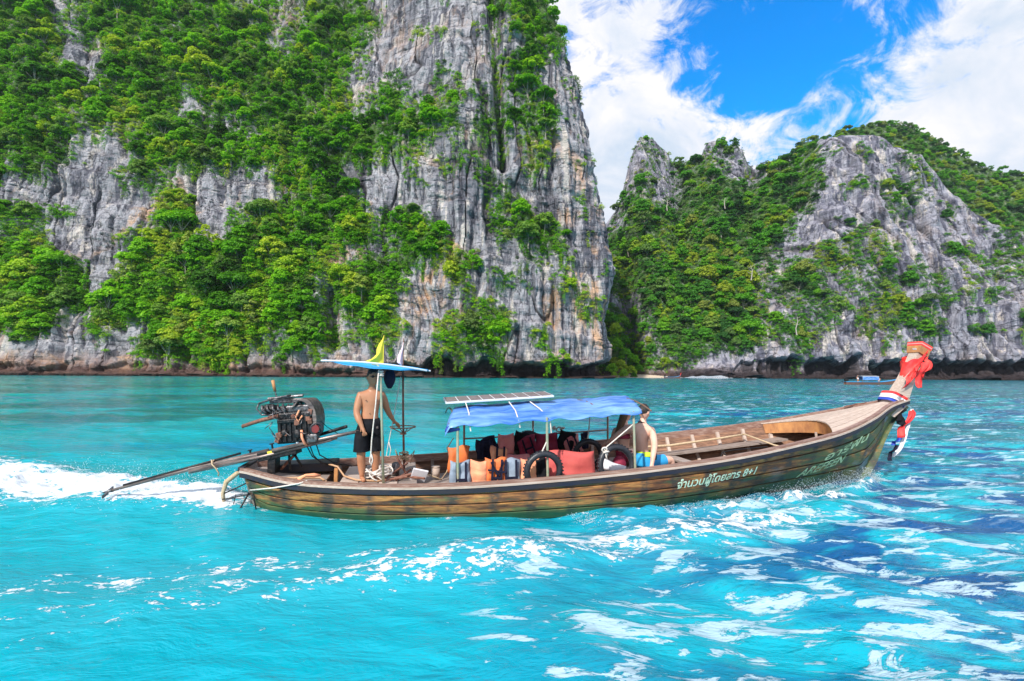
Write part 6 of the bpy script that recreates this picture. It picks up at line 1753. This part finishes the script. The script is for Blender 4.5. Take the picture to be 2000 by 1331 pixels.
# ------------------------------------------------------------------ far boats
def small_boat(px, py, dist, L, rz, label, tarp, flip=1, canopy=True, crew=True):
    q = at_depth(px, py, dist); e = empty('longtail_boat', (q[0], q[1], 0), rz, label, 'boat')
    hb = lambda s: 0.75 * math.sin(math.pi * min(1, 0.12 + s * 0.88)) ** 0.6 * (1 - 0.0 * s)
    hz = lambda s: 0.55 + 1.15 * max(0, s - 0.55) ** 2 * 3
    for side in (-1, 1):
        P = [[Vector((s * L, side * hb(s), hz(s))), Vector((s * L, side * hb(s) * 0.85, hz(s) * .5)), Vector((s * L * 0.96, side * hb(s) * 0.6, -0.15))] for s in np.linspace(0, 1, 20)]
        MB().slab(P, [[Vector((0, -side * .05, 0))] * 3 for _ in P]).build('hull_side', M['rust'], e)
        MB().tube([(s * L, side * hb(s), hz(s) + .03) for s in np.linspace(0, 1, 20)], 0.05, 6).build('gunwale', M['cyan_cloth'], e)
    P = [[Vector((s * L, -hb(s) * .8, .15)), Vector((s * L, hb(s) * .8, .15))] for s in np.linspace(0.02, .9, 10)]
    MB().slab(P, [[Vector((0, 0, .05))] * 2 for _ in P]).build('floor', M['grey_wood'], e)
    MB().tube([(L * .97, 0, hz(.95)), (L * 1.03, 0, 2.2), (L * 1.05, 0, 2.6)], [.12, .10, .12], 6).build('prow_post', M['red_cloth'], e)
    if canopy:
        P = [[Vector((L * .28 + L * .30 * s, v, 1.72 + .12 * (1 - v * v))) for v in np.linspace(-.85, .85, 7)] for s in np.linspace(0, 1, 8)]
        MB().slab(P, [[Vector((0, 0, .03))] * 7 for _ in P]).build('canopy', M['white_metal'], e)
        for s in (0.0, 1.0):
            for v in (-.8, .8): MB().tube([(L * .28 + L * .3 * s, v, .4), (L * .28 + L * .3 * s, v, 1.72)], .03, 6).build('canopy_post', M['post_metal'], e)
        for v in (-.82, .82):
            P = [[Vector((L * .28 + L * .3 * s, v, 1.70)), Vector((L * .28 + L * .3 * s, v * 1.02, 1.0 + .04 * math.sin(s * 20)))] for s in np.linspace(0, 1, 12)]
            MB().slab(P, [[Vector((0, .02, 0))] * 2 for _ in P]).build('side_cloth', M['tarp'], e)
    m = MB(); m.box((.35, 0, 1.0), (.7, .4, .6), bev=.05); m.tube([(-1.6, 0, .2), (.2, 0, .85), (1.4, 0, 1.2)], .05, 6); m.build('engine', M['engine_black'], e)
    return e
small_boat(1650, 748, 104, 12.0, 0.04, 'far-off longtail boat with red hull and blue-sided white canopy by the sea cave', 'tarp')
small_boat(1297, 738, 232, 8.0, 0.05, 'tiny brown boat pulled up beside the little beach', 'tarp', canopy=False)
bq = at_depth(1664, 740, 105)
def tiny_person(x, y, z, label, mat):
    e = empty('person', (x, y, z), 0, label, 'person')
    J = {'p': (0, 0, .80, .15, .11), 'c': (0, 0, 1.25, .19, .12), 'n': (0, 0, 1.42, .06), 'h': (0, -.02, 1.57, .09), 't': (0, 0, 1.66, .07), 'a': (.25, -.05, 1.30, .06), 'b': (.33, -.1, 1.02, .045), 'w': (.3, -.2, .85, .03), 'a2': (-.25, -.05, 1.30, .06), 'b2': (-.33, -.1, 1.02, .045), 'w2': (-.3, -.2, .85, .03), 'k': (.11, -.04, .45, .07), 'f': (.12, 0, .05, .05), 'k2': (-.11, -.04, .45, .07), 'f2': (-.12, 0, .05, .05)}
    skin_body('body', J, [('p', 'c'), ('c', 'n'), ('n', 'h'), ('h', 't'), ('c', 'a'), ('a', 'b'), ('b', 'w'), ('c', 'a2'), ('a2', 'b2'), ('b2', 'w2'), ('p', 'k'), ('k', 'f'), ('p', 'k2'), ('k2', 'f2')], M['skin'], e, 'p', 1)
    shell([(0, 0, 1.38, .20, .13), (0, 0, 1.0, .20, .15), (0, 0, .78, .21, .16)], 'shirt', mat, e)
tiny_person(bq[0] + 1.3, bq[1], 0.35, 'tiny figure in a white shirt standing by the engine of the far boat', 'white_cloth')
b2 = at_depth(1716, 740, 105)
tiny_person(b2[0], b2[1], 0.1, 'tiny figure in white before the canopy of the far boat', 'white_cloth')

# ------------------------------------------------------------------ splash thrown up by the hull
def splash():
    m, nt, p, out = new_mat('spray'); nt.put(p.inputs['Base Color'], (0.88, 0.92, 0.95)); p.inputs['Roughness'].default_value = 0.4
    tr = nt.new('ShaderNodeBsdfTranslucent', i_0=(0.85, 0.92, 0.95)); mx = nt.new('ShaderNodeMixShader', i_0=0.4)
    nt.l.new(p.outputs[0], mx.inputs[1]); nt.l.new(tr.outputs[0], mx.inputs[2]); nt.l.new(mx.outputs[0], out.inputs[0])
    r = np.random.default_rng(5); n = 8000; cen = []; sz = []
    for i in range(n):
        u = 10.75 - 6.3 * r.random() ** 1.6; s_ = (10.75 - u)
        hw = np.interp(u, [4.3, 5.6, 7, 8.35, 9.5, 10.5, 11.3], [1.2, 1.12, .9, .6, .35, .12, 0])
        clump = 0.5 + 0.5 * math.sin(u * 5.3) * math.sin(u * 2.1 + 1)
        h = (0.10 + 0.10 * clump) * math.exp(-((u - 9.6) / 1.9) ** 2) + 0.03
        k = abs(r.normal()) * 0.5
        cen.append((u - 0.1 * k, -(hw + 0.16 + 0.10 + 0.12 * r.normal() * (0.5 + 0.1 * s_) + 0.12 * min(1, s_ * .4)), 0.02 + h * min(1.4, abs(r.normal()) * 0.6)))
        sz.append(0.0015 + 0.0035 * r.random() ** 2)
    for i in range(5000):
        s_ = r.random() ** 1.2 * 4.5; u = 0.1 - s_
        cen.append((u, 0.15 + 0.50 * s_ + r.normal() * (0.22 + .16 * s_), 0.10 + 0.26 * abs(r.normal()) * 0.6 * math.exp(-s_ / 3))); sz.append(0.0015 + 0.0035 * r.random() ** 2)
    cen = np.array(cen); sz = np.array(sz); n = len(cen)
    tet = np.array([(1, 1, 1), (1, -1, -1), (-1, 1, -1), (-1, -1, 1)], float)
    V = cen[:, None, :] + tet[None] * (sz[:, None, None] * r.uniform(.6, 1.6, (n, 1, 3)))
    F = np.array([(0, 1, 2), (0, 3, 1), (0, 2, 3), (1, 3, 2)])
    faces = (np.arange(n)[:, None, None] * 4 + F[None]).reshape(-1, 3)
    o = link('spray', np_mesh('spray', V.reshape(-1, 3), faces, True), m); o.matrix_world = BMx
    tag(o, None, None, None, 'stuff')
splash()
bpy.context.view_layer.update()
